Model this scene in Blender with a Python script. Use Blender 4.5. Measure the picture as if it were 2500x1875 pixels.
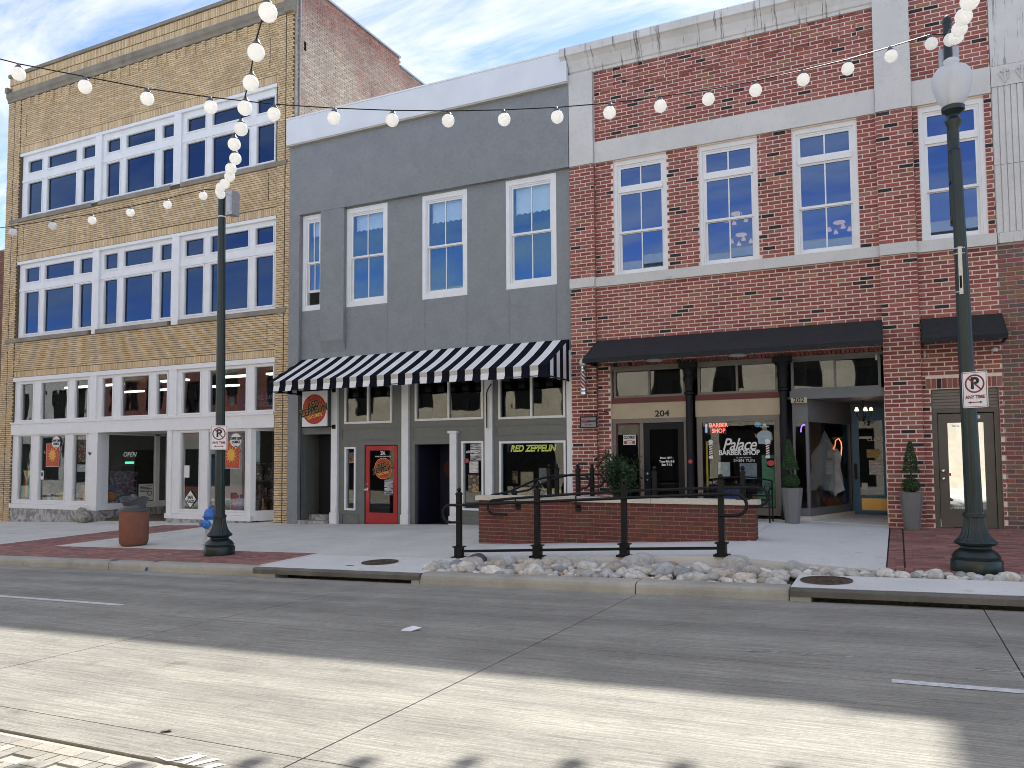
import bpy, bmesh, math, random
from mathutils import Vector, Matrix, noise
R = math.radians
rnd = random.Random(7)
sc = bpy.context.scene
for o in list(bpy.data.objects): bpy.data.objects.remove(o)
COL = sc.collection

# ------------------------------------------------------------------ camera
cam_data = bpy.data.cameras.new('camera'); cam = bpy.data.objects.new('camera', cam_data); COL.objects.link(cam)
yaw, pitch, roll = R(-26.216), R(3.271), R(-.3435)
fw = Vector((math.sin(yaw)*math.cos(pitch), math.cos(yaw)*math.cos(pitch), math.sin(pitch)))
rt = Vector((math.cos(yaw), -math.sin(yaw), 0)); up = rt.cross(fw)
r2 = rt*math.cos(roll)+up*math.sin(roll); u2 = -rt*math.sin(roll)+up*math.cos(roll)
m = Matrix((r2, u2, -fw)).transposed().to_4x4(); m.translation = (0, -17.124, 1.70)
cam.matrix_world = m
cam_data.sensor_width = 36; cam_data.lens = 36*1942.36/2500
cam_data.shift_x = .00664; cam_data.shift_y = .02872
cam_data.clip_start = .1; cam_data.clip_end = 3000
sc.camera = cam

# ------------------------------------------------------------------ sky, sun, exposure
SUN_EL, SUN_AZ = R(45.0), R(1.0)
w = bpy.data.worlds.new('World'); sc.world = w; w.use_nodes = True
nt = w.node_tree; N = nt.nodes; L = nt.links
bg = N['Background']; bg.inputs[1].default_value = .13
sky = N.new('ShaderNodeTexSky'); sky.sky_type = 'NISHITA'; sky.sun_disc = False
sky.sun_elevation = SUN_EL; sky.sun_rotation = SUN_AZ; sky.air_density = .55; sky.dust_density = .08; sky.ozone_density = 1.0
tc = N.new('ShaderNodeTexCoord')
sep = N.new('ShaderNodeSeparateXYZ'); L.new(tc.outputs['Generated'], sep.inputs[0])
den = N.new('ShaderNodeMath'); den.operation = 'ADD'; den.inputs[1].default_value = .22; L.new(sep.outputs[2], den.inputs[0])
mx = N.new('ShaderNodeMath'); mx.operation = 'MAXIMUM'; mx.inputs[1].default_value = .05; L.new(den.outputs[0], mx.inputs[0])
dv = [N.new('ShaderNodeMath') for _ in range(2)]
for i, d in enumerate(dv):
    d.operation = 'DIVIDE'; L.new(sep.outputs[i], d.inputs[0]); L.new(mx.outputs[0], d.inputs[1])
cmb = N.new('ShaderNodeCombineXYZ'); L.new(dv[0].outputs[0], cmb.inputs[0]); L.new(dv[1].outputs[0], cmb.inputs[1])
mp = N.new('ShaderNodeMapping'); mp.inputs['Rotation'].default_value = (0, 0, R(32)); mp.inputs['Scale'].default_value = (1.5, 3.6, 1); mp.inputs['Location'].default_value = (2.2, .7, 0)
L.new(cmb.outputs[0], mp.inputs[0])
n1 = N.new('ShaderNodeTexNoise'); n1.inputs['Scale'].default_value = 1.7; n1.inputs['Detail'].default_value = 9; n1.inputs['Roughness'].default_value = .62; n1.inputs['Distortion'].default_value = .5
L.new(mp.outputs[0], n1.inputs['Vector'])
rp = N.new('ShaderNodeValToRGB'); rp.color_ramp.elements[0].position = .40; rp.color_ramp.elements[1].position = .64
rp.color_ramp.elements[0].color = (.10, .10, .10, 1); rp.color_ramp.elements[1].color = (1, 1, 1, 1)
L.new(n1.outputs[0], rp.inputs[0])
mixc = N.new('ShaderNodeMix'); mixc.data_type = 'RGBA'
L.new(rp.outputs[0], mixc.inputs[0]); skt = N.new('ShaderNodeMix'); skt.data_type = 'RGBA'; skt.blend_type = 'MULTIPLY'; skt.inputs[0].default_value = 1; L.new(sky.outputs[0], skt.inputs[6]); skt.inputs[7].default_value = (.50, .545, .63, 1); L.new(skt.outputs[2], mixc.inputs[6])
cl = N.new('ShaderNodeMix'); cl.data_type = 'RGBA'; cl.blend_type = 'MIX'; cl.inputs[0].default_value = .88
L.new(sky.outputs[0], cl.inputs[6]); cl.inputs[7].default_value = (2.0, 2.0, 1.98, 1)
L.new(cl.outputs[2], mixc.inputs[7]); L.new(mixc.outputs[2], bg.inputs[0])

sun_data = bpy.data.lights.new('sun', 'SUN'); sun = bpy.data.objects.new('sun', sun_data); COL.objects.link(sun)
sun_data.energy = 2.0; sun_data.angle = R(.75); sun_data.color = (1, .965, .89)
sd = Vector((math.sin(SUN_AZ)*math.cos(SUN_EL), math.cos(SUN_AZ)*math.cos(SUN_EL), math.sin(SUN_EL)))
sun.rotation_euler = sd.to_track_quat('Z', 'Y').to_euler(); sun.location = (0, 30, 40)
vs = sc.view_settings; sc.display_settings.display_device = 'sRGB'
vs.view_transform = 'Standard'; vs.look = 'None'; vs.exposure = 2.10; vs.gamma = 1; vs.use_curve_mapping = False
cy = sc.cycles; cy.use_denoising = True
try: cy.denoiser = 'OPENIMAGEDENOISE'
except Exception: pass
cy.pixel_filter_type = 'BLACKMAN_HARRIS'; cy.filter_width = .95
cy.max_bounces = 8; cy.transparent_max_bounces = 12; cy.glossy_bounces = 4; cy.caustics_reflective = False; cy.caustics_refractive = False
cy.sample_clamp_indirect = 6

# ------------------------------------------------------------------ helpers
def nodes(name):
    mt = bpy.data.materials.new(name); mt.use_nodes = True
    return mt, mt.node_tree.nodes, mt.node_tree.links, mt.node_tree.nodes['Principled BSDF']
def pos(N, L, scale=(1, 1, 1), rot=(0, 0, 0)):
    g = N.new('ShaderNodeNewGeometry'); p = N.new('ShaderNodeMapping'); p.inputs['Scale'].default_value = scale; p.inputs['Rotation'].default_value = rot
    L.new(g.outputs['Position'], p.inputs[0]); return p.outputs[0]
def tex(N, L, vec, scale, detail=4, rough=.55):
    n = N.new('ShaderNodeTexNoise'); n.inputs['Scale'].default_value = scale; n.inputs['Detail'].default_value = detail; n.inputs['Roughness'].default_value = rough
    L.new(vec, n.inputs['Vector']); return n.outputs[0]
def ramp(N, L, src, a, b, ca, cb):
    r = N.new('ShaderNodeValToRGB'); e = r.color_ramp.elements; e[0].position = a; e[1].position = b
    e[0].color = (*ca, 1) if len(ca) == 3 else ca; e[1].color = (*cb, 1) if len(cb) == 3 else cb
    L.new(src, r.inputs[0]); return r.outputs[0]
def mult(N, L, a, b, fac=1.0, mode='MULTIPLY'):
    x = N.new('ShaderNodeMix'); x.data_type = 'RGBA'; x.blend_type = mode
    if isinstance(fac, float): x.inputs[0].default_value = fac
    else: L.new(fac, x.inputs[0])
    for s, v in ((6, a), (7, b)):
        if isinstance(v, tuple): x.inputs[s].default_value = (*v, 1)
        else: L.new(v, x.inputs[s])
    return x.outputs[2]
def bump(N, L, bsdf, src, strength=.3, dist=.01):
    b = N.new('ShaderNodeBump'); b.inputs['Strength'].default_value = strength; b.inputs['Distance'].default_value = dist
    L.new(src, b.inputs['Height']); L.new(b.outputs[0], bsdf.inputs['Normal'])
def plain(name, col, rough=.5, metal=0, var=.12, scale=6, bmp=0, bscale=60, spec=.5, coat=0):
    mt, N, L, b = nodes(name)
    v = pos(N, L)
    f = ramp(N, L, tex(N, L, v, scale, 6), .3, .72, tuple(max(0, c*(1-var)) for c in col), tuple(min(1, c*(1+var)) for c in col))
    L.new(f, b.inputs['Base Color']); b.inputs['Roughness'].default_value = rough; b.inputs['Metallic'].default_value = metal
    b.inputs['Specular IOR Level'].default_value = spec; b.inputs['Coat Weight'].default_value = coat
    if bmp: bump(N, L, b, tex(N, L, v, bscale, 4), bmp, .01)
    return mt
def emit(name, col, strength):
    mt, N, L, b = nodes(name); b.inputs['Base Color'].default_value = (*col, 1)
    b.inputs['Emission Color'].default_value = (*col, 1); b.inputs['Emission Strength'].default_value = strength; return mt
def tinted(name, src_kind, rough=.85, bmp=.35, bscale=45, soot=.25):
    """masonry piece: colour per piece (object colour or the mesh attribute 'tone'), grain and weather marks"""
    mt, N, L, b = nodes(name)
    if src_kind == 'obj':
        c = N.new('ShaderNodeObjectInfo').outputs['Color']
    else:
        a = N.new('ShaderNodeAttribute'); a.attribute_name = 'tone'; c = a.outputs['Color']
    v = pos(N, L)
    g = ramp(N, L, tex(N, L, v, 38, 5, .7), .25, .75, (.72, .72, .72), (1.22, 1.2, 1.18))
    s = ramp(N, L, tex(N, L, pos(N, L, (1, 1, .45)), 1.3, 6, .65), .33, .62, (1-soot, 1-soot, 1-soot), (1.03, 1.03, 1.03))
    c2 = mult(N, L, mult(N, L, c, g), s)
    L.new(c2, b.inputs['Base Color']); b.inputs['Roughness'].default_value = rough
    bump(N, L, b, tex(N, L, v, bscale, 5, .7), bmp, .006)
    return mt
def glass(name, refl=.12, ior=1.5, tint=(.86, .9, .92), wavy=0.0, wscale=3.0, coat=(.95, .98, 1)):
    mt, N, L, b = nodes(name); N.remove(b); out = N['Material Output']
    tr = N.new('ShaderNodeBsdfTransparent'); tr.inputs[0].default_value = (*tint, 1)
    gl = N.new('ShaderNodeBsdfGlossy'); gl.inputs['Roughness'].default_value = .012; gl.inputs['Color'].default_value = (*coat, 1)
    fr = N.new('ShaderNodeFresnel'); geo = N.new('ShaderNodeNewGeometry'); mr = N.new('ShaderNodeMapRange')     # same index from both faces of the sheet
    mr.inputs[3].default_value = ior; mr.inputs[4].default_value = 1/ior; L.new(geo.outputs['Backfacing'], mr.inputs[0]); L.new(mr.outputs[0], fr.inputs[0])
    ad = N.new('ShaderNodeMath'); ad.operation = 'ADD'; ad.use_clamp = True; ad.inputs[1].default_value = refl; L.new(fr.outputs[0], ad.inputs[0])
    if wavy:
        v = pos(N, L, (1, 1, .6)); bm = N.new('ShaderNodeBump'); bm.inputs['Strength'].default_value = wavy; bm.inputs['Distance'].default_value = .05
        L.new(tex(N, L, v, wscale, 1, .4), bm.inputs['Height']); L.new(bm.outputs[0], gl.inputs['Normal'])
    mxs = N.new('ShaderNodeMixShader'); L.new(ad.outputs[0], mxs.inputs[0]); L.new(tr.outputs[0], mxs.inputs[1]); L.new(gl.outputs[0], mxs.inputs[2])
    L.new(mxs.outputs[0], out.inputs[0]); return mt

class MB:
    def __init__(s): s.v = []; s.f = []; s.m = []; s.c = []; s.sm = []
    def add(s, vs, fs, mat=0, col=None, smooth=False):
        n = len(s.v); s.v += [tuple(v) for v in vs]
        for f in fs: s.f.append(tuple(i+n for i in f)); s.m.append(mat); s.c.append(col); s.sm.append(smooth)
        return s
    def box(s, x0, x1, y0, y1, z0, z1, mat=0, col=None, back=True):
        vs = [(x0, y0, z0), (x1, y0, z0), (x1, y1, z0), (x0, y1, z0), (x0, y0, z1), (x1, y0, z1), (x1, y1, z1), (x0, y1, z1)]
        fs = [(0, 1, 5, 4), (1, 2, 6, 5), (3, 0, 4, 7), (4, 5, 6, 7), (3, 2, 1, 0)]
        if back: fs.append((2, 3, 7, 6))
        return s.add(vs, fs, mat, col)
    def hexa(s, vs, mat=0, col=None):   # 8 points: bottom 4 counter-clockwise, top 4
        return s.add(vs, [(0, 1, 5, 4), (1, 2, 6, 5), (2, 3, 7, 6), (3, 0, 4, 7), (4, 5, 6, 7), (3, 2, 1, 0)], mat, col)
    def slab(s, x0, x1, y0, y1, zf, t=.12, mat=0, col=None):
        c = [(x0, y0), (x1, y0), (x1, y1), (x0, y1)]
        return s.hexa([(x, y, zf(x, y)-t) for x, y in c]+[(x, y, zf(x, y)) for x, y in c], mat, col)
    def tube(s, pts, r, n=8, mat=0, smooth=True):
        pts = [Vector(p) for p in pts]; rings = []; nrm = None
        for i, p in enumerate(pts):
            t = (pts[min(i+1, len(pts)-1)]-pts[max(i-1, 0)]).normalized()
            if nrm is None: nrm = t.orthogonal().normalized()
            nrm = (nrm-t*nrm.dot(t)).normalized(); b = t.cross(nrm)
            rr = r[i] if isinstance(r, (list, tuple)) else r
            rings.append([p+(nrm*math.cos(2*math.pi*k/n)+b*math.sin(2*math.pi*k/n))*rr for k in range(n)])
        vs = [v for g in rings for v in g]; fs = []
        for i in range(len(rings)-1):
            for k in range(n): fs.append((i*n+k, i*n+(k+1) % n, (i+1)*n+(k+1) % n, (i+1)*n+k))
        fs.append(tuple(range(n-1, -1, -1))); fs.append(tuple((len(rings)-1)*n+k for k in range(n)))
        return s.add(vs, fs, mat, None, smooth)
    def lathe(s, prof, c, n=24, mat=0, flute=0, lean=(0, 0), smooth=True, z0=0):
        vs = []; fs = []; cx, cyy, cz = c
        for (r, z) in prof:
            for k in range(n):
                a = 2*math.pi*k/n; q = r*(1-(flute if k % 2 else 0))
                vs.append((cx+q*math.cos(a)+lean[0]*(z-z0), cyy+q*math.sin(a)+lean[1]*(z-z0), cz+z))
        for i in range(len(prof)-1):
            for k in range(n): fs.append((i*n+k, i*n+(k+1) % n, (i+1)*n+(k+1) % n, (i+1)*n+k))
        fs.append(tuple(range(n-1, -1, -1))); fs.append(tuple((len(prof)-1)*n+k for k in range(n)))
        return s.add(vs, fs, mat, None, smooth)
    def prism(s, poly, y0, y1, mat=0, col=None):   # poly in (x,z), counter-clockwise seen from -y
        n = len(poly); vs = [(x, y0, z) for x, z in poly]+[(x, y1, z) for x, z in poly]
        fs = [tuple(range(n)), tuple(range(2*n-1, n-1, -1))]+[(i, i+n, (i+1) % n+n, (i+1) % n) for i in range(n)]
        return s.add(vs, fs, mat, col)
    def sweepx(s, prof, xs, dz=lambda x: 0, mat=0, smooth=False):  # prof (y,z) closed, swept along x
        n = len(prof); vs = [(x, y, z+dz(x)) for x in xs for y, z in prof]; fs = []
        for i in range(len(xs)-1):
            for k in range(n): fs.append((i*n+k, (i+1)*n+k, (i+1)*n+(k+1) % n, i*n+(k+1) % n))
        fs.append(tuple(range(n))); fs.append(tuple((len(xs)-1)*n+k for k in range(n-1, -1, -1)))
        return s.add(vs, fs, mat, None, smooth)
    def build(s, name, mats, parent=None, normals=False, **kw):
        me = bpy.data.meshes.new(name); me.from_pydata(s.v, [], s.f)
        if not isinstance(mats, (list, tuple)): mats = [mats]
        for mm in mats: me.materials.append(mm)
        me.polygons.foreach_set('material_index', s.m); me.polygons.foreach_set('use_smooth', s.sm)
        if any(c is not None for c in s.c):
            at = me.attributes.new('tone', 'FLOAT_COLOR', 'FACE')
            flat = []
            for c in s.c: flat += list(c or (.5, .5, .5))+[1.0]
            at.data.foreach_set('color', flat)
        me.update()
        if any(s.sm): me.set_sharp_from_angle(angle=R(38))
        if normals:
            bm = bmesh.new(); bm.from_mesh(me); bmesh.ops.recalc_face_normals(bm, faces=bm.faces); bm.to_mesh(me); bm.free()
        return link(name, me, parent, **kw)
def adopt(o, parent):
    o.parent = parent
    if parent.type == 'EMPTY': o.matrix_parent_inverse = Matrix.Translation(-parent.location)
def link(name, data, parent=None, **kw):
    o = bpy.data.objects.new(name, data); COL.objects.link(o)
    if parent: adopt(o, parent)
    for k, v in kw.items(): o[k] = v
    return o
def thing(name, label, cat, loc=(0, 0, 0), group=None):
    o = bpy.data.objects.new(name, None); COL.objects.link(o); o.location = loc; o.empty_display_size = .2
    o['label'] = label; o['category'] = cat
    if group: o['group'] = group
    return o
def tag(o, label, cat, group=None):
    o['label'] = label; o['category'] = cat
    if group: o['group'] = group
    return o
def structure(name, loc=(0, 0, 0)):
    o = bpy.data.objects.new(name, None); COL.objects.link(o); o.location = loc; o['kind'] = 'structure'; return o
def text(name, s, size, loc, mat, parent=None, rot=(R(90), 0, 0), ext=.002, align='CENTER', sx=1, shear=0, bold=0, sp=1):
    cu = bpy.data.curves.new(name, 'FONT'); cu.body = s; cu.size = size; cu.extrude = ext; cu.align_x = align; cu.align_y = 'CENTER'
    cu.shear = shear; cu.offset = bold; cu.space_character = sp; cu.resolution_u = 3
    t = bpy.data.objects.new(name, cu); COL.objects.link(t); bpy.context.view_layer.update()
    me = bpy.data.meshes.new_from_object(t.evaluated_get(bpy.context.evaluated_depsgraph_get()))
    bpy.data.objects.remove(t); bpy.data.curves.remove(cu)
    M4 = Matrix.Translation(loc) @ Matrix.LocRotScale(None, __import__('mathutils').Euler(rot), None) @ Matrix.Diagonal((sx, 1, 1, 1))
    me.transform(M4); me.materials.clear(); me.materials.append(mat)
    return link(name, me, parent)

# ground heights: the street falls gently to the left, the pavement tilts to the kerb, the road rises to its crown
def zs(x, y): return .025*x+.3425+.02*y
def zr(x, y): return .025*x+.05-.01*(y+7.2)

def grid_wall(mb, x0, x1, z0, z1, holes, yf, yb, mat=0):
    """a wall sheet with real thickness and rectangular openings (front, back, reveals)"""
    xs = sorted({x0, x1, *[v for h in holes for v in (h[0], h[1]) if x0 < v < x1]})
    zz = sorted({z0, z1, *[v for h in holes for v in (h[2], h[3]) if z0 < v < z1]})
    def solid(i, j):
        if not (0 <= i < len(xs)-1 and 0 <= j < len(zz)-1): return False
        cx, cz = (xs[i]+xs[i+1])/2, (zz[j]+zz[j+1])/2
        return not any(h[0] < cx < h[1] and h[2] < cz < h[3] for h in holes)
    for i in range(len(xs)-1):
        for j in range(len(zz)-1):
            if not solid(i, j): continue
            a, b, c, d = xs[i], xs[i+1], zz[j], zz[j+1]
            q = [(a, yf, c), (b, yf, c), (b, yf, d), (a, yf, d), (a, yb, c), (b, yb, c), (b, yb, d), (a, yb, d)]
            fs = [(0, 1, 2, 3), (5, 4, 7, 6)]
            if not solid(i-1, j): fs.append((4, 0, 3, 7))
            if not solid(i+1, j): fs.append((1, 5, 6, 2))
            if not solid(i, j+1): fs.append((3, 2, 6, 7))
            if not solid(i, j-1): fs.append((4, 5, 1, 0))
            mb.add(q, fs, mat)
def lay(x0, x1, z0, z1, holes, ch, bl, joint, y, off=0, vj=None, min_l=.035):
    """running-bond brick faces (x0,x1,z0,z1,y) over a rectangle less its openings"""
    out = []; n = max(1, round((z1-z0)/ch)); ch = (z1-z0)/n; vj = joint if vj is None else vj
    for j in range(n):
        a, b = z0+j*ch+joint/2, z0+(j+1)*ch-joint/2
        iv = [(x0, x1)]
        for h in holes:
            if h[2] < b-.004 and h[3] > a+.004:
                nv = []
                for p, q in iv:
                    if h[1] <= p or h[0] >= q: nv.append((p, q)); continue
                    if h[0] > p: nv.append((p, h[0]))
                    if h[1] < q: nv.append((h[1], q))
                iv = nv
        ph = (bl/2 if (j+off) % 2 else 0)+rnd.uniform(-.012, .012)
        for p, q in iv:
            k = math.floor((p-x0-ph)/bl)-1; x = x0+ph+k*bl
            while x < q:
                c, d = max(x+vj/2, p+.002), min(x+bl-vj/2, q-.002)
                if d-c > min_l: out.append((c, d, a, b, y))
                x += bl
    return out
def soldiers(x0, x1, z0, z1, wid, joint, y):
    n = max(1, round((x1-x0)/wid)); wid = (x1-x0)/n
    return [(x0+i*wid+joint/2, x0+(i+1)*wid-joint/2, z0+joint/2, z1-joint/2, y) for i in range(n)]
UNIT = {}
def unit_box(key, mat):
    if key not in UNIT:
        b = MB().box(-.5, .5, -.5, .5, -.5, .5)
        me = bpy.data.meshes.new(key); me.from_pydata(b.v, [], b.f); me.materials.append(mat); UNIT[key] = me
    return UNIT[key]
CAMP = Vector((0, -17.124, 1.7))
def set_bricks(name, lst, tone, mats, parent, depth=.03, limit=300, jitter=.002):
    """the pieces that show largest become objects of their own, the rest one joined part"""
    items = []
    for b in lst:
        x0, x1, z0, z1, y = b[:5]
        c = Vector(((x0+x1)/2, y, (z0+z1)/2)); d = c-CAMP
        vis = (x1-x0)*(z1-z0)*abs(d.y)/d.length**3
        p = d.dot(fw); inside = abs(d.dot(rt)/p) < .63 and -.6 < d.dot(up)/p < .5 if p > 0 else False
        items.append((-(vis if inside else vis*.01), b))
    items.sort(key=lambda t: t[0])
    me = unit_box(name, mats[0])
    rest = MB()
    for i, (_, b) in enumerate(items):
        x0, x1, z0, z1, y = b[:5]; col = tone(b); y = y+rnd.uniform(-jitter, jitter)
        if i < limit:
            o = link(name, me, parent); o.scale = (x1-x0, depth, z1-z0); o.location = ((x0+x1)/2, y+depth/2, (z0+z1)/2)
            o.rotation_euler = (0, rnd.uniform(-.004, .004), rnd.uniform(-.004, .004)); o.color = (*col, 1)
        else: rest.box(x0, x1, y, y+depth, z0, z1, 0, col, back=False)
    if rest.v: rest.build(name+'_course', mats[1], parent, kind='stuff')
# ------------------------------------------------------------------ materials
def concrete(name, base, streak=.0, dirt=.2, bmp=.4, tint=(1, 1, 1)):
    mt, N, L, b = nodes(name)
    v = pos(N, L)
    c = ramp(N, L, tex(N, L, v, 1.1, 8, .65), .3, .7, tuple(x*(1-dirt) for x in base), tuple(min(.95, x*(1+dirt*.6)) for x in base))
    sp = ramp(N, L, tex(N, L, v, 90, 3, .7), .3, .75, (.82, .82, .81), (1.12, 1.12, 1.12))
    c = mult(N, L, c, sp)
    st = ramp(N, L, tex(N, L, v, 14, 6, .75), .28, .44, (.62, .6, .57), (1, 1, 1))
    c = mult(N, L, c, st, .55)
    if streak:
        l = tex(N, L, pos(N, L, (1.6, 42, 1), (0, 0, R(.6))), 1.0, 7, .72)
        c = mult(N, L, c, ramp(N, L, l, .30, .62, (.50, .49, .47), (1.14, 1.14, 1.13)), streak)
        l3 = tex(N, L, pos(N, L, (.10, 1.6, 1)), 1.0, 5, .6)
        c = mult(N, L, c, ramp(N, L, l3, .36, .6, (.70, .70, .71), (1.05, 1.05, 1.04)), .75)
        c = mult(N, L, c, ramp(N, L, tex(N, L, pos(N, L, (1, 2.2, 1)), 26, 4, .8), .32, .66, (.74, .73, .71), (1.14, 1.14, 1.13)), .8)
        l2 = tex(N, L, pos(N, L, (2.2, 160, 1)), 1.0, 3, .6)
        bump(N, L, b, l2, bmp, .006)
    else: bump(N, L, b, tex(N, L, v, 70, 5, .7), bmp, .004)
    sp2 = ramp(N, L, tex(N, L, v, 2.6, 3, .5), .26, .33, (.66, .645, .62), (1, 1, 1)); c = mult(N, L, c, sp2, .6)
    L.new(c, b.inputs['Base Color']); b.inputs['Roughness'].default_value = .86; b.inputs['Specular IOR Level'].default_value = .35
    return mt
M_road = concrete('road_concrete', (.365, .35, .312), .9, .16, .6)
M_walk = concrete('walk_concrete', (.66, .645, .60), 0, .14)
M_walkn = concrete('new_walk_concrete', (.72, .715, .69), 0, .10)
M_kerb = concrete('kerb_concrete', (.43, .41, .36), 0, .30, .7)
M_lip = concrete('stained_lip_concrete', (.17, .16, .145), 0, .5, .8)
M_gutter = concrete('gutter_concrete', (.36, .345, .31), .5, .25, .5)
M_cap = concrete('cap_stone', (.66, .61, .53), 0, .10)
M_lime = concrete('limestone', (.66, .65, .63), 0, .10, .3)
M_dark = plain('dark_void', (.012, .012, .012), .9, spec=.1)
M_dirt = plain('bed_soil', (.10, .085, .07), .95, var=.4, scale=20, bmp=.6)
M_paint = plain('road_paint', (.62, .62, .60), .7, var=.25, scale=25, bmp=.3)
M_white = plain('white_paint', (.80, .81, .82), .45, var=.05, scale=3, bmp=.12, bscale=30)
M_white2 = plain('white_wood_paint', (.80, .80, .80), .5, var=.035, scale=4, bmp=.15, bscale=40)
M_shade = plain('window_shade_cloth', (.90, .93, .90), .8, var=.05)
def stucco():
    mt, N, L, b = nodes('gray_stucco'); v = pos(N, L)
    c = ramp(N, L, tex(N, L, v, 2.2, 7, .6), .3, .7, (.225, .24, .25), (.265, .28, .29))
    c = mult(N, L, c, ramp(N, L, tex(N, L, v, 11, 6, .7), .3, .65, (.90, .90, .90), (1.05, 1.05, 1.05)))
    L.new(c, b.inputs['Base Color']); b.inputs['Roughness'].default_value = .72
    n = tex(N, L, v, 16, 6, .7); bump(N, L, b, n, 1.0, .02); return mt
M_stucco = stucco()
M_graypaint = plain('gray_trim_paint', (.155, .165, .155), .45, var=.06, bmp=.08, bscale=30)
M_corn = plain('pale_cornice_metal', (.72, .75, .79), .55, var=.05, scale=1.5)
M_red = plain('red_door_paint', (.42, .018, .022), .35, var=.07, coat=.3)
M_black = plain('black_metal', (.005, .005, .006), .5, var=.2, scale=12, bmp=.08, bscale=90, spec=.3)
M_blackp = plain('black_column_paint', (.006, .007, .009), .55, var=.2, bmp=.1, spec=.3)
M_green = plain('green_pole_paint', (.0035, .016, .014), .38, var=.15, scale=8, coat=.12)
M_brown = plain('brown_door_paint', (.105, .090, .070), .5, var=.08)
M_navy = plain('blue_door_paint', (.018, .13, .24), .4, var=.1)
M_slate = plain('slate_trim_paint', (.14, .15, .165), .5, var=.08)
M_beige = plain('beige_panel_paint', (.46, .38, .26), .6, var=.06, scale=4)
M_maroon = plain('maroon_trim_paint', (.115, .022, .022), .55, var=.1)
M_taupe = plain('taupe_trim_paint', (.19, .165, .14), .55, var=.08)
M_steel = plain('galvanised_steel', (.45, .46, .47), .38, .9, var=.15, scale=20)
M_chrome = plain('bright_metal', (.70, .70, .68), .2, 1.0, var=.05)
M_brass = plain('brass_plate', (.50, .30, .10), .35, .9, var=.1)
M_iron = plain('cast_iron_rust', (.10, .075, .055), .75, .3, var=.4, scale=25, bmp=.5)
M_terra = None
M_fblack = plain('black_canvas', (.008, .009, .016), .9, var=.15, bmp=.25, bscale=300, spec=.1)
M_fwhite = plain('white_canvas', (.80, .80, .80), .85, var=.05, bmp=.2, bscale=300)
M_fcream = plain('cream_canvas', (.50, .47, .42), .85, var=.06, bmp=.2, bscale=300)
def awncanvas():
    mt, N, L, b = nodes('weathered_black_canvas'); v = pos(N, L, (1, 1, 1))
    f = tex(N, L, pos(N, L, (1, 2, 4)), 9.0, 8, .85)
    c = ramp(N, L, f, .52, .80, (.014, .015, .018), (.075, .074, .06))
    L.new(c, b.inputs['Base Color']); b.inputs['Roughness'].default_value = .9; bump(N, L, b, tex(N, L, v, 120, 3), .3, .004); return mt
M_awn = awncanvas()
def marble():
    mt, N, L, b = nodes('veined_marble'); v = pos(N, L)
    n = N.new('ShaderNodeTexNoise'); n.inputs['Scale'].default_value = 2.6; n.inputs['Detail'].default_value = 9; n.inputs['Distortion'].default_value = 2.2; L.new(v, n.inputs['Vector'])
    c = ramp(N, L, n.outputs[0], .40, .60, (.20, .19, .18), (.48, .47, .46)); L.new(c, b.inputs['Base Color']); b.inputs['Roughness'].default_value = .35; return mt
M_marble = marble()
def aggregate():
    mt, N, L, b = nodes('red_aggregate'); v = pos(N, L)
    vo = N.new('ShaderNodeTexVoronoi'); vo.inputs['Scale'].default_value = 95; L.new(v, vo.inputs['Vector'])
    c = ramp(N, L, tex(N, L, v, 3, 4), .3, .7, (.21, .088, .058), (.28, .122, .082))
    c = mult(N, L, c, ramp(N, L, vo.outputs['Color'], .2, .9, (.75, .72, .7), (1.25, 1.2, 1.2))); L.new(c, b.inputs['Base Color'])
    b.inputs['Roughness'].default_value = .8; bump(N, L, b, vo.outputs['Distance'], .3, .004); return mt
M_aggr = aggregate()
M_gplastic = plain('gray_plastic', (.085, .09, .10), .45, var=.05)
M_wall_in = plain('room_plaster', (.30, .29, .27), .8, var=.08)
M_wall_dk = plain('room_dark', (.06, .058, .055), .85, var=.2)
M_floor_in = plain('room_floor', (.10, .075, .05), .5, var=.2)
M_mort_tan = plain('tan_joint_mortar', (.115, .085, .055), .95, var=.25, scale=12, bmp=.4)
M_mort_red = plain('red_joint_mortar', (.84, .70, .62), .95, var=.08, scale=9, bmp=.4)
M_mort_brn = plain('brown_joint_mortar', (.52, .44, .385), .95, var=.15, scale=9, bmp=.4)
M_mort_old = plain('old_joint_mortar', (.40, .36, .30), .95, var=.3, scale=4, bmp=.5)
M_mort_new = plain('new_joint_mortar', (.40, .335, .275), .95, var=.1, scale=9, bmp=.3)
BR = {k: (tinted(k+'_brick_single', 'obj', soot=s, rough=r), tinted(k+'_brick_wall', 'geo', soot=s, rough=r)) for k, s, r in (('masonry', .18, .85), ('paver', .18, .8), ('clean', .10, .75))}
G_up = glass('upper_window_glass', .17, 1.55, (.34, .40, .46), .012, 1.1, (.42, .60, 1.0))
G_gry = glass('gray_house_window_glass', .09, 1.5, (.90, .95, .97), .012, 1.1, (.36, .66, 1.0))
G_tan = glass('tinted_window_glass', .07, 1.5, (.26, .30, .36), .01, 1.0, (.36, .55, .95))
G_shop = glass('shop_window_glass', .0, 1.5, (.90, .93, .93), .03, 2.0)
G_wav = glass('old_wavy_glass', .045, 1.5, (.62, .65, .64), .045, 2.2)
G_door = glass('dark_door_glass', .01, 1.5, (.40, .42, .42), .02, 1.5)
G_mir = glass('mirrored_door_glass', .62, 1.6, (.25, .24, .2), .22, 1.6)

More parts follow.
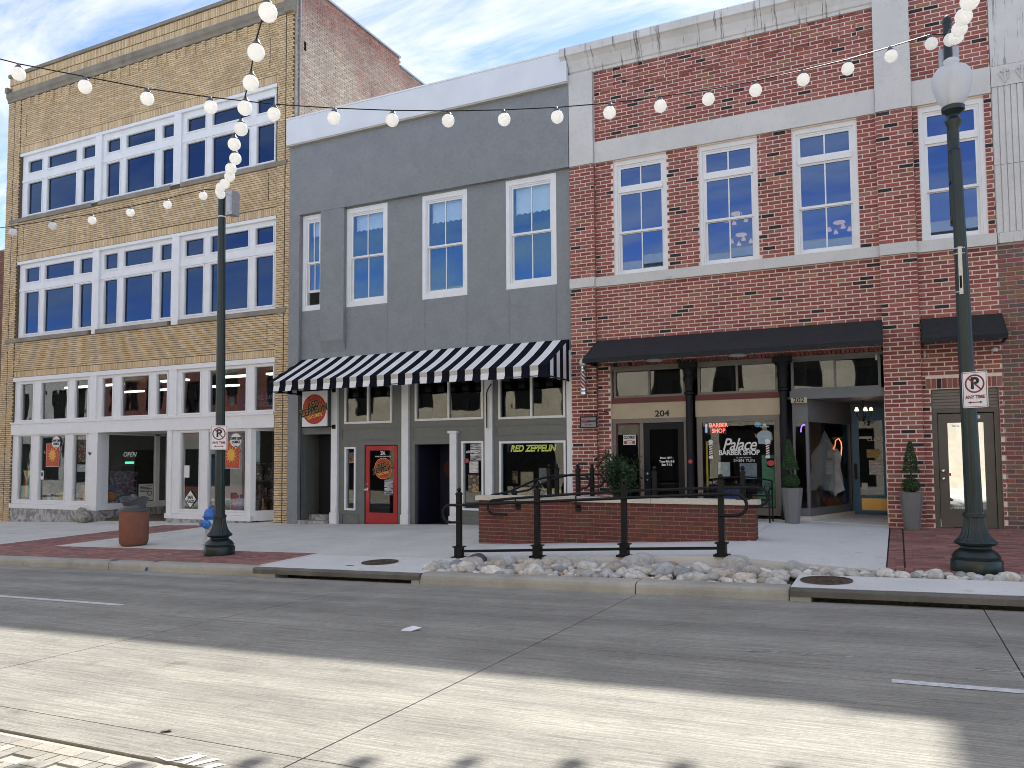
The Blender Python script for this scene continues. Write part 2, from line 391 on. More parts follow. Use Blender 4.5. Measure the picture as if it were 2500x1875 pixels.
# ------------------------------------------------------------------ ground, road, kerbs, pavements
g = MB().add([(-900, -900, -2.4), (900, -900, -2.4), (900, 900, -2.4), (-900, 900, -2.4)], [(0, 1, 2, 3)]).build('ground', M_dirt, kind='structure')
road = structure('road', (-6, -11, 0))
MB().slab(-70, 25, -15.5, -7.2, lambda x, y: zr(x, y)-.035, .1).build('road_bed', M_dark, road)
xj = [-70, -46.5, -38.5, -30.6, -22.7, -18.75, -14.85, -10.9, -6.95, -3.03, .77, 4.7, 8.6, 25]
yj = [(-13.55, -10.42), (-10.42, -7.62), (-13.88, -13.55)]
for a, b in zip(xj, xj[1:]):
    for c, d in yj:
        MB().slab(a+.006, b-.006, c+.005, d-.005, zr, .05).build('slab', M_road, road)
    MB().slab(a+.006, b-.006, -7.615, -7.19, zr, .05).build('gutter_slab', M_gutter, road)
# painted lane dashes and the corner of a worn white symbol
def sheet(mb, pts, zf, dz=.004): mb.add([(x, y, zf(x, y)+dz) for x, y in pts], [tuple(range(len(pts)))])
for xs_, y0 in (((-14.6, -9.0), -10.03), ((-.09, 2.9), -10.66)):
    q = MB(); sheet(q, [(xs_[0], y0-.05), (xs_[1], y0-.05), (xs_[1], y0+.055), (xs_[0], y0+.055)], zr); q.build('lane_dash', M_paint, road)
for pts in ([(-3.72, -13.89), (-3.69, -13.88), (-3.60, -13.74), (-3.64, -13.73)], [(-3.62, -13.75), (-3.57, -13.73), (-3.58, -13.88), (-3.62, -13.88)],
            [(-3.56, -13.88), (-3.50, -13.75), (-3.45, -13.75), (-3.51, -13.88)], [(-3.45, -13.88), (-3.42, -13.80), (-3.36, -13.80), (-3.40, -13.88)], [(-3.85, -13.86), (-3.72, -13.885), (-3.69, -13.87), (-3.83, -13.85)]):
    q = MB(); sheet(q, pts, zr); q.build('symbol_stroke', M_paint, road)
# worn white scuffs
M_scuff = plain('faded_scuff', (.46, .45, .43), .85, var=.12, scale=30)
for (cx, cyy, lx, ly) in ((-.8, -9.98, .55, .05), (.72, -10.06, .22, .03)):
    for k in range(16):
        px_, py_ = cx+rnd.uniform(-lx, lx), cyy+rnd.uniform(-ly, ly); q = MB()
        sheet(q, [(px_+math.cos(a)*rnd.uniform(.02, .07), py_+math.sin(a)*rnd.uniform(.004, .012)) for a in [i*2*math.pi/7 for i in range(7)]], zr, .003); q.build('paint_scuff', M_scuff, road)
paper = MB().add([(-4.58, -10.26, zr(-4.6, -10.2)+.004), (-4.45, -10.275, zr(-4.5, -10.2)+.006), (-4.38, -10.17, zr(-4.5, -10.2)+.03), (-4.50, -10.14, zr(-4.5, -10.2)+.035), (-4.58, -10.19, zr(-4.5, -10.2)+.01)], [(0, 1, 2), (0, 2, 4), (4, 2, 3)]).build('crumpled_paper', M_white)
tag(paper, 'small crumpled white paper scrap lying on the shaded road', 'litter')
leafm = plain('dry_leaf', (.06, .04, .02), .8)
lf = MB().add([(-4.2, -13.52, zr(-4.2, -13.5)+.006), (-4.15, -13.53, zr(-4.2, -13.5)+.02), (-4.11, -13.49, zr(-4.2, -13.5)+.012), (-4.16, -13.475, zr(-4.2, -13.5)+.006)], [(0, 1, 2, 3)]).build('dry_leaf', leafm)
tag(lf, 'curled dark dry leaf on the sunlit road', 'leaf')

# paver strip on the near side of the street (bottom left corner)
near = structure('near_paving', (-5, -14.8, 0))
MB().slab(-70, 25, -15.6, -13.89, lambda x, y: zr(x, y)-.014, .1).build('paver_bed', concrete('paver_joint_sand', (.46, .44, .39)), near)
def paver_tone(b): t = rnd.uniform(.8, 1.15); return tuple(c*t for c in rnd.choice([(.33, .315, .265), (.36, .34, .295), (.30, .285, .25), (.37, .335, .28)]))
pv = []
for i in range(-3, 46):
    for j in range(14):
        s = .098; x = -9.3+i*s*2; y = -13.99-j*s
        if j == 0: pv.append((x, y, .19, .09, 0)); continue
        k = (i*2+j) % 4
        if k in (0, 1): pv.append((x, y, .19, .088, 0))
        elif (j % 2): pv.append((x-.05, y-.05, .088, .186, 0)); pv.append((x+.05, y-.05, .088, .186, 0))
pm = unit_box('paver', BR['paver'][0]); rest = MB()
pv.sort(key=lambda t: (t[0]-0)**2+(t[1]+17.1)**2+ (200 if t[1] < -14.5 or t[0] > -3 else 0))
for i, (x, y, lx, ly, a) in enumerate(pv):
    if i < 160:
        o = link('paver', pm, near); o.scale = (lx, ly, .05); o.location = (x, y, zr(x, y)-.027); o.rotation_euler = (-.01, -.025, rnd.uniform(-.02, .02)); o.color = (*paver_tone(0), 1)
    else: rest.slab(x-lx/2, x+lx/2, y-ly/2, y+ly/2, lambda a, b: zr(a, b)-.002, .04, 0, paver_tone(0))
rest.build('paver_field', BR['paver'][1], near, kind='stuff')
# far pavement on the photographer's side
MB().slab(-70, 25, -21.5, -15.6, lambda x, y: zr(x, -15.6)+.13, .4).build('near_sidewalk', M_walk, kind='structure')

# kerb pieces with rounded nose
def kerb_prof(top=.145):
    return [(-6.93, -.25), (-7.215, -.25), (-7.215, .0), (-7.205, top*.55), (-7.19, top*.8), (-7.165, top*.95), (-7.13, top+.002), (-6.93, top+.006)]
kerb = structure('kerb', (-10, -7.05, 0))
for a, b in ((-70, -28.5), (-28.5, -24.6), (-24.6, -20.7), (-20.7, -16.8), (-16.8, -12.95), (-12.95, -9.47), (-6.28, -3.05), (-3.05, -1.19)):
    n = max(2, int((b-a)/.4)); xs = [a+.008+(b-a-.016)*i/n for i in range(n+1)]
    vs = MB().sweepx(kerb_prof(), xs, lambda x: .025*x+.05+rnd.uniform(-.003, .003)); vs.sm = [False]*len(vs.sm); vs.build('kerb_stone', M_kerb, kerb, normals=True)
blue = plain('blue_spray_paint', (.03, .11, .42), .7, var=.4, scale=40)
for px_, py_, s, z in ((-13.05, -7.03, .09, .152), (-11.95, -7.02, .08, .152), (-11.95, -7.219, .05, .06), (-7.9, -6.72, .07, None)):
    q = MB()
    if z == .06: q.add([(px_-s, -7.2175, .025*px_+.05+.01), (px_+.5*s, -7.2175, .025*px_+.06), (px_+.9*s, -7.213, .025*px_+.12), (px_-.4*s, -7.213, .025*px_+.13)], [(0, 1, 2, 3)])
    else: sheet(q, [(px_+s*math.cos(a)*rnd.uniform(.6, 1.4), py_+.4*s*math.sin(a)) for a in [i*.7 for i in range(9)]], (lambda x, y: .025*x+.05+.152) if z else zs, .006)
    q.build('paint_mark', blue, kerb)

# storm drain boxes set into the kerb
def inlet(name, x0, x1, o0, o1, yb, label):
    t = thing(name, label, 'storm drain', ((x0+x1)/2, -6.6, zs(x0, -6.6)))
    zt = lambda x, y: .025*x+.05+.150+.018*(y+7.2)
    MB().slab(x0+.006, x1-.006, -7.12, yb, zt, .085).build('top_slab', M_walkn, t)
    MB().sweepx([(-7.121, .148), (-7.19, .146), (-7.225, .138), (-7.235, .12), (-7.23, .055), (-7.121, .055)], [x0+.006+(x1-x0-.012)*i/24 for i in range(25)], lambda x: .025*x+.05+rnd.uniform(-.002, .002)).build('lip', M_lip, t, normals=True)
    for a, b in ((x0+.006, o0), (o1, x1-.006)):
        if b-a > .05: MB().slab(a, b, -7.22, -6.9, lambda x, y: zt(x, y)-.087, .32).build('cheek', M_kerb, t)
    MB().slab(o0, o1, -6.80, -6.75, lambda x, y: zt(x, y)-.09, .5).build('throat_wall', M_dirt, t)
    MB().slab(o0, o1, -7.235, -6.80, lambda x, y: zr(x, -7.2)-.075, .03).build('throat_sill', M_gutter, t)
    return t
inlet('storm_drain', -9.47, -6.28, -9.0, -6.42, -5.62, 'concrete kerb inlet with a long dark slot near the left lamp post')
inlet('storm_drain', -1.19, 4.6, -.95, 4.2, -6.17, 'pale concrete kerb inlet with a wide dark slot below the right lamp post')
def manhole(x, y, label):
    zt = .025*x+.05+.158+.018*(y+7.2)
    t = thing('manhole_cover', label, 'manhole cover', (x, y, zt))
    def ring(r0, r1, h, nm, mat):
        n = 40; q = MB(); vs = []
        for rr, hh in ((r0, 0), (r0, h), (r1, h), (r1, 0)):
            vs += [(x+rr*math.cos(2*math.pi*k/n), y+rr*math.sin(2*math.pi*k/n), zt+hh+.025*rr*math.cos(2*math.pi*k/n)+.018*rr*math.sin(2*math.pi*k/n)) for k in range(n)]
        q.add(vs, [(i*n+k, i*n+(k+1) % n, ((i+1) % 4)*n+(k+1) % n, ((i+1) % 4)*n+k) for i in range(4) for k in range(n)]); q.build(nm, mat, t, normals=True)
    q = MB(); n = 40; q.add([(x+.27*math.cos(2*math.pi*k/n), y+.27*math.sin(2*math.pi*k/n), zt+.006+.0068*math.cos(2*math.pi*k/n)+.005*math.sin(2*math.pi*k/n)) for k in range(n)], [tuple(range(n))]); q.build('lid', M_iron, t)
    ring(.275, .30, .009, 'rim', M_iron)
    for r in (.06, .12, .18, .235): ring(r, r+.02, .012, 'rib', M_iron)
manhole(-7.62, -6.3, 'dark round iron cover in the left storm drain slab')
manhole(-.83, -6.60, 'brown rusty round iron cover in the pale right slab')

# left pavement: concrete panels, brick strips
walk = structure('sidewalk', (-13, -3, 0))
MB().slab(-70, -6.62, -6.93, -.02, lambda x, y: zs(x, y)-.03, .5).build('walk_bed', M_dirt, walk)
for a, b in ((-40, -34), (-34, -30), (-30, -26.4), (-26.4, -22.8), (-22.8, -19.1), (-17.1, -13.9), (-13.9, -10.75), (-10.75, -7.25)):
    for c, d in ((-5.45, -2.7), (-2.7, -.02)):
        MB().slab(a+.004, b-.004, c+.004, d-.004, zs, .07).build('panel', M_walk, walk)
MB().slab(-70, -40, -5.45, -.02, zs, .07).build('panel', M_walk, walk)
MB().slab(-7.25, -6.62, -5.45, -3.6, zs, .07).build('panel', M_walk, walk)
MB().slab(-9.6, -9.475, -6.93, -5.45, zs, .07).build('panel', M_walk, walk)
MB().slab(-9.475, -6.62, -5.615, -5.45, zs, .07).build('panel', M_walk, walk)
def red_pav(b): t = rnd.uniform(.75, 1.2); return tuple(c*t for c in rnd.choice([(.33, .155, .13), (.29, .135, .115), (.36, .175, .15), (.27, .13, .115)]))
def lay_pavers(nm, rects, parent, limit=300, zf=zs):
    its = []
    for (x0, x1, y0, y1, lx, ly) in rects:
        ny = max(1, round((y1-y0)/ly)); ly = (y1-y0)/ny
        for j in range(ny):
            x = x0-(lx/2 if j % 2 else 0)
            while x < x1:
                a, b = max(x, x0), min(x+lx, x1)
                if b-a > .03: its.append((a+.002, b-.002, y0+j*ly+.002, y0+(j+1)*ly-.002))
                x += lx
    its.sort(key=lambda t: (t[0]*.9)**2+(t[2]+17)**2)
    rest = MB(); pm = unit_box(nm, BR['paver'][0])
    for i, (a, b, c, d) in enumerate(its):
        x, y = (a+b)/2, (c+d)/2; dz = rnd.uniform(-.002, .002)
        if i < limit:
            o = link(nm, pm, parent); o.scale = (b-a, d-c, .06); o.location = (x, y, zf(x, y)-.03+dz); o.rotation_euler = (.02, -.025, 0); o.color = (*red_pav(0), 1)
        else: rest.slab(a, b, c, d, lambda u, v: zf(u, v)+dz, .04, 0, red_pav(0))
    if rest.v: rest.build(nm+'_field', BR['paver'][1], parent, kind='stuff')
strip = structure('brick_paving_left', (-13, -6.2, 0))
lay_pavers('paving_brick', [(-32, -9.6, -6.925, -5.45, .2, .1), (-19.1, -17.1, -5.45, -.75, .1, .2)], strip)
MB().slab(-19.1, -17.1, -.75, -.02, zs, .07).build('panel', M_walk, walk)

# ramp up to the raised walk
ramp_ = structure('ramp', (-4.4, -4.6, 0))
def zramp(x, y): return zs(-6.62, y)+.053*(x+6.62)
for a, b in ((-6.62, -4.45), (-4.45, -2.25)):
    MB().slab(a+.003, b-.003, -5.50, -3.56, zramp, .45).build('ramp_slab', M_walkn, ramp_)
up_walk = structure('raised_walk', (-1.2, -3, 0))
def zup(x, y):
    u = min(1, max(0, (x+2.25)/2.08)); v = min(1, max(0, (y+5.5)/5.5))
    return (1-u)*((1-v)*.295+v*.44)+u*((1-v)*.205+v*.36)
def patch(mb, x0, x1, y0, y1, zf, n=6, t=.4):
    for i in range(n):
        for j in range(n):
            a, b = x0+(x1-x0)*i/n, x0+(x1-x0)*(i+1)/n; c, d = y0+(y1-y0)*j/n, y0+(y1-y0)*(j+1)/n
            mb.add([(a, c, zf(a, c)), (b, c, zf(b, c)), (b, d, zf(b, d)), (a, d, zf(a, d))], [(0, 1, 2, 3)])
    mb.add([(x0, y0, zf(x0, y0)-t), (x1, y0, zf(x1, y0)-t), (x1, y0, zf(x1, y0)), (x0, y0, zf(x0, y0))], [(0, 1, 2, 3)])
q = MB(); patch(q, -2.247, -.19, -5.50, -3.3, zup); q.build('walk_panel', M_walkn, up_walk)
q = MB(); patch(q, -2.247, -.19, -3.295, -.02, zup); q.build('walk_panel', M_walkn, up_walk)
MB().box(-2.247, -.19, -5.49, -.1, -.4, .19).build('walk_base', M_walkn, up_walk)
terr = structure('terrace', (-4.5, -1.6, .43))
MB().box(-6.45, -2.25, -3.3, -.02, -.1, .436).build('terrace_slab', M_walkn, terr)
for k in range(2): MB().box(-7.15+.35*k, -6.8+.35*k, -3.3, -1.5, -.1, .10+.13*(k+1)-.02).build('step', M_walkn, terr)
MB().slab(-7.25, -7.15, -3.3, -.02, zs, .07).build('panel', M_walk, walk); MB().slab(-7.15, -6.45, -1.5, -.02, zs, .07).build('panel', M_walk, walk)
# brick paving on the right
bp_ = structure('brick_paving_right', (1, -3, 0))
MB().slab(-.19, 8, -5.55, -.02, lambda x, y: zs(x, y)-.03, .5).build('paving_bed', M_dirt, bp_)
its = [(-.17, .03, -5.35, -.1, .2, .1), (.05, 6.5, -5.32, -.1, .2, .1)]
lay_pavers('paving_brick', its, bp_, 220)
pm = unit_box('edge_brick', BR['paver'][0])
for i in range(40):
    o = link('edge_brick', pm, bp_); x = -.12+i*.105; o.scale = (.098, .21, .16); o.location = (x, -5.45, zs(x, -5.45)-.08+rnd.uniform(-.004, .004)); o.rotation_euler = (.02, -.025, rnd.uniform(-.03, .03)); o.color = (*red_pav(0), 1)
MB().box(.62, .86, -5.33, -5.30, zs(.7, -5.3)-.01, zs(.7, -5.3)+.012).build('trim_strip', M_white2, bp_)

# river stones between kerb and ramp
bed = structure('river_stone_bed', (-3.5, -6.2, 0))
def zbed(x, y): return .025*x+.05+.10+max(0, (y+6.9))*.02
MB().slab(-6.95, 4.6, -6.94, -5.4, lambda x, y: zbed(x, y)-.06, .1).build('bed_soil', M_dirt, bed)
def stone_mesh(seed, lv=3):
    bm = bmesh.new(); bmesh.ops.create_icosphere(bm, subdivisions=lv, radius=1); rr = random.Random(seed)
    off = Vector((rr.uniform(0, 99), rr.uniform(0, 99), rr.uniform(0, 99)))
    for v in bm.verts:
        n = noise.noise(v.co*.9+off)*.28+noise.noise(v.co*2.2+off)*.08; v.co *= 1+n
        v.co.z = v.co.z if v.co.z > -.5 else -.5+(v.co.z+.5)*.4
    for f in bm.faces: f.smooth = True
    me = bpy.data.meshes.new('river_stone'); bm.to_mesh(me); bm.free(); me.materials.append(M_stone); return me
def stonemat():
    mt, N, L, b = nodes('river_stone'); oi = N.new('ShaderNodeObjectInfo'); v = pos(N, L)
    n = N.new('ShaderNodeTexNoise'); n.inputs['Scale'].default_value = 9; n.inputs['Detail'].default_value = 8; n.inputs['Distortion'].default_value = 1.2; L.new(v, n.inputs['Vector'])
    c = mult(N, L, oi.outputs['Color'], ramp(N, L, n.outputs[0], .3, .7, (.66, .65, .63), (1.2, 1.2, 1.2)))
    c = mult(N, L, c, ramp(N, L, tex(N, L, v, 120, 3, .7), .3, .6, (.78, .78, .78), (1.05, 1.05, 1.05)))
    L.new(c, b.inputs['Base Color']); b.inputs['Roughness'].default_value = .75; bump(N, L, b, tex(N, L, v, 60, 5, .7), .3, .004); return mt
M_stone = stonemat()
SM = [stone_mesh(i) for i in range(14)]; SM6 = [stone_mesh(i, 2) for i in range(30, 36)]; small = MB()
placed = []
def place_stone(x, y, r, col, z=None):
    if len(placed) >= 298:
        k = rnd.choice(SM6); mt4 = Matrix.Translation((x, y, zbed(x, y)+r*.15)) @ Matrix.Rotation(rnd.uniform(0, 6.28), 4, 'Z') @ Matrix.Diagonal((r*1.2, r*.9, r*.7, 1)); small.add([mt4 @ v.co for v in k.vertices], [tuple(p.vertices) for p in k.polygons], 0, col, True); placed.append((x, y, r)); return
    o = link('river_stone', rnd.choice(SM), bed); a = rnd.uniform(.75, 1.15); b = rnd.uniform(.55, .85)
    o.scale = (r*1.12*a, r*.92/a, r*b); o.rotation_euler = (rnd.uniform(-.2, .2), rnd.uniform(-.2, .2), rnd.uniform(0, 6.28))
    o.location = (x, y, (zbed(x, y) if z is None else z)+r*b*.28+rnd.uniform(0, .035)); o.color = (*col, 1); placed.append((x, y, r))
def stone_col():
    t = rnd.uniform(.75, 1.15)
    return tuple(min(.8, c*t) for c in rnd.choices([(.64, .62, .58), (.70, .68, .63), (.48, .48, .47), (.52, .47, .41), (.46, .31, .22), (.36, .37, .38)], [5, 5, 3, 3, .7, .6])[0])
place_stone(-6.17, -5.66, .15, (.10, .085, .075)); place_stone(-2.05, -5.78, .21, (.46, .45, .43)); place_stone(-3.45, -5.75, .24, (.47, .46, .45)); place_stone(-5.9, -6.3, .2, (.5, .46, .42)); place_stone(-5.55, -5.75, .13, (.5, .51, .53))
place_stone(-3.0, -5.72, .12, (.42, .28, .17)); place_stone(-4.6, -5.85, .17, (.45, .43, .41)); place_stone(-1.75, -6.2, .13, (.45, .43, .4)); place_stone(-1.3, -5.72, .15, (.42, .42, .42))
def try_fill(n, rmin, rmax, over):
    for _ in range(n):
        x = rnd.uniform(-6.6, 3.2); right = x > -1.35
        y0 = (-6.05 if right else -6.86); y1 = -5.68
        if x < -5.6: y1 = -5.68-(-5.6-x)*.25
        y = rnd.uniform(y0, y1); r = rnd.uniform(rmin, rmax)
        if right and r > .1: r *= .75
        if x < -6.0 and y > -5.75-(x+6.0)*-.9: continue
        if all((x-a)**2+(y-b)**2 > ((r+c)*over)**2 for a, b, c in placed): place_stone(x, y, r, stone_col())
try_fill(170, .09, .155, .80); try_fill(900, .055, .09, .72); STONE_MAX = 298
try_fill(3200, .033, .055, .70)

if small.v: small.build('small_stones', BR['paver'][1], bed, kind='stuff')
# ------------------------------------------------------------------ building helpers
def shell(parent, x0, x1, z0, ztop, y0, y1, floors, mwall, mroof, right_h=None):
    """side walls, back wall, roof and floors behind a facade"""
    MB().box(x0, x0+.25, y0, y1, z0, ztop).build('side_wall', mwall, parent)
    MB().box(x1-.25, x1, y0, y1, z0, ztop).build('side_wall', mwall, parent)
    MB().box(x0+.25, x1-.25, y1-.25, y1, z0, ztop).build('rear_wall', mwall, parent)
    MB().box(x0+.25, x1-.25, y0, y1-.25, ztop-.75, ztop-.6).build('roof', mroof, parent)
    for f in floors: MB().box(x0+.25, x1-.25, y0, y1-.25, f-.25, f).build('floor_slab', M_floor_in, parent)
def pane(parent, x0, x1, z0, z1, y, mat, name='pane'):
    q = MB().box(x0, x1, y, y+.006, z0, z1); a, b = rnd.uniform(-.006, .006), rnd.uniform(-.006, .006); w_, h_ = x1-x0, z1-z0     # old panes never sit quite true
    q.v = [(v[0], v[1]+a*(v[0]-x0-w_/2)+b*(v[2]-z0-h_/2), v[2]) for v in q.v]
    return q.build(name, mat, parent)
def frame_rect(mb, x0, x1, z0, z1, wd, y0, y1, wb=None, wt=None):
    wb = wd if wb is None else wb; wt = wd if wt is None else wt
    mb.box(x0, x0+wd, y0, y1, z0, z1); mb.box(x1-wd, x1, y0, y1, z0, z1)
    mb.box(x0+wd, x1-wd, y0, y1, z0, z0+wb); mb.box(x0+wd, x1-wd, y0, y1, z1-wt, z1)
def disc(mb, c, r, y, n=40, t=.004, mat=0, sx=1):
    mb.prism([(c[0]+sx*r*math.cos(2*math.pi*k/n), c[1]+r*math.sin(2*math.pi*k/n)) for k in range(n)], y, y+t, mat)

# ------------------------------------------------------------------ tan brick building
tan = thing('tan_brick_building', 'three-storey tan brick building with white-framed windows and white shopfront', 'building', (-21.6, 0, -.3))
X0, X1 = -28.12, -15.05
F3 = (-27.36, -15.70, 10.2, 12.52); F2 = (-27.36, -15.66, 5.98, 8.66); SF = (-27.42, -15.64, -1, 4.60)
holes = [F3, F2, SF]
q = MB(); grid_wall(q, X0, X1, -1, 15.42, holes, .012, .34); q.build('wall', M_mort_tan, tan)
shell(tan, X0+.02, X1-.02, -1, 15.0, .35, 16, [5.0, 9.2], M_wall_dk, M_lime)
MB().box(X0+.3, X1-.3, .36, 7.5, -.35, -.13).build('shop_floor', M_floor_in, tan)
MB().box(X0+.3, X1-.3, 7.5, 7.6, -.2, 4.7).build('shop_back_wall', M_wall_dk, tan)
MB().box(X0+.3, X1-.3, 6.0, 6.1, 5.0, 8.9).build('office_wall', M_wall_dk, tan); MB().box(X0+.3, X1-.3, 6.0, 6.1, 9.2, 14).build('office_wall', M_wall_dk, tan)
def tan_tone(b):
    t = rnd.uniform(.90, 1.09); c = rnd.choice([(.68, .505, .29), (.71, .535, .315), (.64, .47, .265), (.75, .59, .38)])
    return tuple(v*t for v in c)
CH, BL, JT = .0677, .212, .013
pierL, pierR = (X0, -27.42), (-15.62, X1)
B = []
zones = []      # (x0,x1,z0,z1,y)
wx0, wx1 = pierL[1], pierR[0]
# soldier courses at the heads and under the coping
for z0, z1 in ((12.53, 12.77), (8.67, 8.9), (4.61, 4.82)): B += soldiers(wx0, wx1, z0, z1, .073, .012, -.004)
B += soldiers(X0, X1, 14.82, 15.10, .073, .012, 0); B += soldiers(X0, X1, 15.11, 15.40, .073, .012, -.012)
# spandrels with a proud rectangular border of headers
def spandrel(z0, z1, pz0, pz1):
    px0, px1 = wx0+.28, wx1-.32
    groove = [(px0, px0+.022, pz0, pz1), (px1-.022, px1, pz0, pz1)]
    return lay(wx0, wx1, z0, z1, groove, CH, BL, .0165, 0, vj=.008)
B += spandrel(12.78, 14.47, 13.05, 13.93); B += spandrel(8.92, 10.06, 9.13, 9.89); B += spandrel(4.83, 5.82, 5.1, 5.55)
# toothed corbels under the stone band
x = wx0+.35
while x < wx1-.4:
    B += lay(x, x+.16, 14.16, 14.47, [], CH, .17, JT, -.035); x += .42
# corner piers with a recessed vertical seam
for a, b in (pierL, pierR):
    mid = a+(b-a)*.52
    for u, v in ((a, mid-.018), (mid+.018, b)): B += lay(u, v, -.5, 14.47, [], CH, .15, .0165, -.03, vj=.008)
set_bricks('brick', B, tan_tone, BR['masonry'], tan, .045, 300)
for a, b in (pierL, pierR): MB().box(a+.003, b-.003, -.016, .012, -1, 14.47).build('pier_core', M_mort_tan, tan)
# stone bands, sills, coping
st = MB().sweepx([(0, 14.48), (-.05, 14.48), (-.06, 14.58), (-.11, 14.64), (-.12, 14.80), (0, 14.81)], [X0-.03, X1-.25]); st.build('stone_band', concrete('weathered_stone', (.30, .27, .22), 0, .35, .6), tan, normals=True)
M_wst = bpy.data.materials['weathered_stone']
MB().box(X1-.25, X1+.06, -.16, .02, 14.45, 14.84).build('stone_bracket', M_wst, tan)
MB().box(X0-.05, X0+.10, -.16, .02, 14.82, 15.0).build('stone_bracket', M_wst, tan)
x = X0-.04
while x < X1:
    e = min(x+.62, X1+.04); MB().box(x+.004, e-.004, -.06, .40, 15.41+rnd.uniform(-.004, .004), 15.52).build('coping_stone', M_wst, tan); x = e
for z in (10.06, 5.83):
    for a, b in ((X0+.25, -23.55), (-23.2, -19.9), (-19.45, X1-.2)): MB().box(a, b, -.06, .06, z, z+.135).build('stone_sill', M_wst, tan)
# window bands
GX = [[(-27.03, -26.28), (-25.97, -24.48), (-24.16, -23.55)], [(-22.95, -22.34), (-22.02, -20.73), (-20.38, -19.9)], [(-19.31, -18.55), (-18.24, -16.77), (-16.47, -15.82)]]
def band(z0, z1, t0, t1, l0, l1, gm):
    ends = [(-27.36, -23.30), (-23.30, -19.65), (-19.65, -15.68)]
    for gi, gs in enumerate(GX):
        a, b = ends[gi]; wnd = MB()
        xs = [a+.0, *[v for p in gs for v in p], b]
        # stiles
        for i in range(0, len(xs), 2): wnd.box(xs[i], xs[i+1], .07, .16, z0, z1-.005)
        for (u, v) in gs:
            wnd.box(u, v, .07, .16, z0, l0); wnd.box(u, v, .07, .16, l1, t0); wnd.box(u, v, .07, .16, t1, z1-.005)
        wnd.box(a+.02, b-.02, .045, .068, l1+.06, l1+.16)          # projecting transom rail
        for (u, v) in gs:   # inner sash lips
            for (p, r) in ((l0, l1), (t0, t1)): frame_rect(wnd, u-.05, v+.05, p-.05, r+.05, .035, .05, .069)
        o = wnd.build('window', M_white, tan)
        for (u, v) in gs: pane(o, u, v, l0, l1, .125, gm); pane(o, u, v, t0, t1, .125, gm)
    MB().box(-27.40, -15.66, -.012, .10, z1-.10, z1).build('head_board', M_white, tan)
    for c in (-23.30, -19.65): MB().box(c-.15, c+.15, -.004, .069, z0-.14 if z0 < 9 else z0, z1-.1).build('mullion_post', M_white, tan)
band(10.2, 12.52, 11.80, 12.20, 10.32, 11.42, G_tan)
band(5.98, 8.66, 7.92, 8.40, 6.12, 7.55, G_tan)
# shopfront transoms
TX = [[(-27.06, -26.42), (-25.96, -24.63), (-24.22, -23.62)], [(-22.89, -22.44), (-22.0, -20.78), (-20.4, -19.98)], [(-19.3, -18.59), (-18.2, -16.78), (-16.42, -15.76)]]
for gi, gs in enumerate(TX):
    a, b = [(-27.40, -23.30), (-23.30, -19.67), (-19.67, -15.65)][gi]; wnd = MB()
    xs = [a, *[v for p in gs for v in p], b]
    for i in range(0, len(xs), 2): wnd.box(xs[i], xs[i+1], .05, .15, 3.0, 4.47)
    for u, v in gs: wnd.box(u, v, .05, .15, 3.0, 3.13); wnd.box(u, v, .05, .15, 4.36, 4.47); frame_rect(wnd, u-.06, v+.06, 3.08, 4.41, .035, .03, .049)
    o = wnd.build('transom_window', M_white2, tan)
    for u, v in gs: pane(o, u, v, 3.13, 4.36, .11, G_wav)
MB().box(-27.44, -15.64, -.02, .12, 4.46, 4.60).build('head_board', M_white2, tan)
MB().box(-27.46, -15.64, -.03, .16, 2.62, 2.99).build('fascia_board', M_white2, tan); MB().box(-27.48, -15.64, -.06, .10, 2.99, 3.05).build('fascia_ledge', M_white2, tan)
for c in (-23.30, -19.67): MB().box(c-.16, c+.16, -.008, .05, 3.05, 4.46).build('mullion_post', M_white2, tan)
# display boxes
def display(gs, a, b, z0, z1, nm='display_window'):
    wnd = MB(); xs = [a, *[v for p in gs for v in p], b]
    for i in range(0, len(xs), 2): wnd.box(xs[i], xs[i+1], .03, .13, z0-.14, 2.62)
    for u, v in gs: wnd.box(u, v, .03, .13, z0-.14, z0); wnd.box(u, v, .03, .13, z1, 2.62); frame_rect(wnd, u-.05, v+.05, z0-.05, z1+.05, .03, .01, .029)
    o = wnd.build(nm, M_white2, tan)
    for u, v in gs: pane(o, u, v, z0, z1, .09, G_shop)
    return o
display([(-27.08, -26.42), (-25.97, -24.66), (-24.22, -23.6)], -27.42, -23.30, .42, 2.57)
display([(-19.3, -18.57), (-18.17, -16.75)], -19.67, -16.52, .27, 2.54)
MB().box(-23.30, -23.0, -.015, .20, .13, 2.62).build('corner_post', M_white2, tan)
MB().box(-19.86, -19.67, -.01, .16, .12, 2.62).build('corner_post', M_white2, tan)
MB().box(-27.44, -22.98, -.04, .22, .129, .275).build('sill_board', M_white2, tan); MB().box(-27.42, -23.02, -.01, .2, -.6, .128).build('bulkhead', M_marble, tan)
MB().box(-19.88, -16.45, -.05, .2, -.02, .125).build('sill_board', M_white2, tan); MB().box(-19.84, -16.5, -.03, .12, -.4, -.022).build('bulkhead', M_marble, tan)
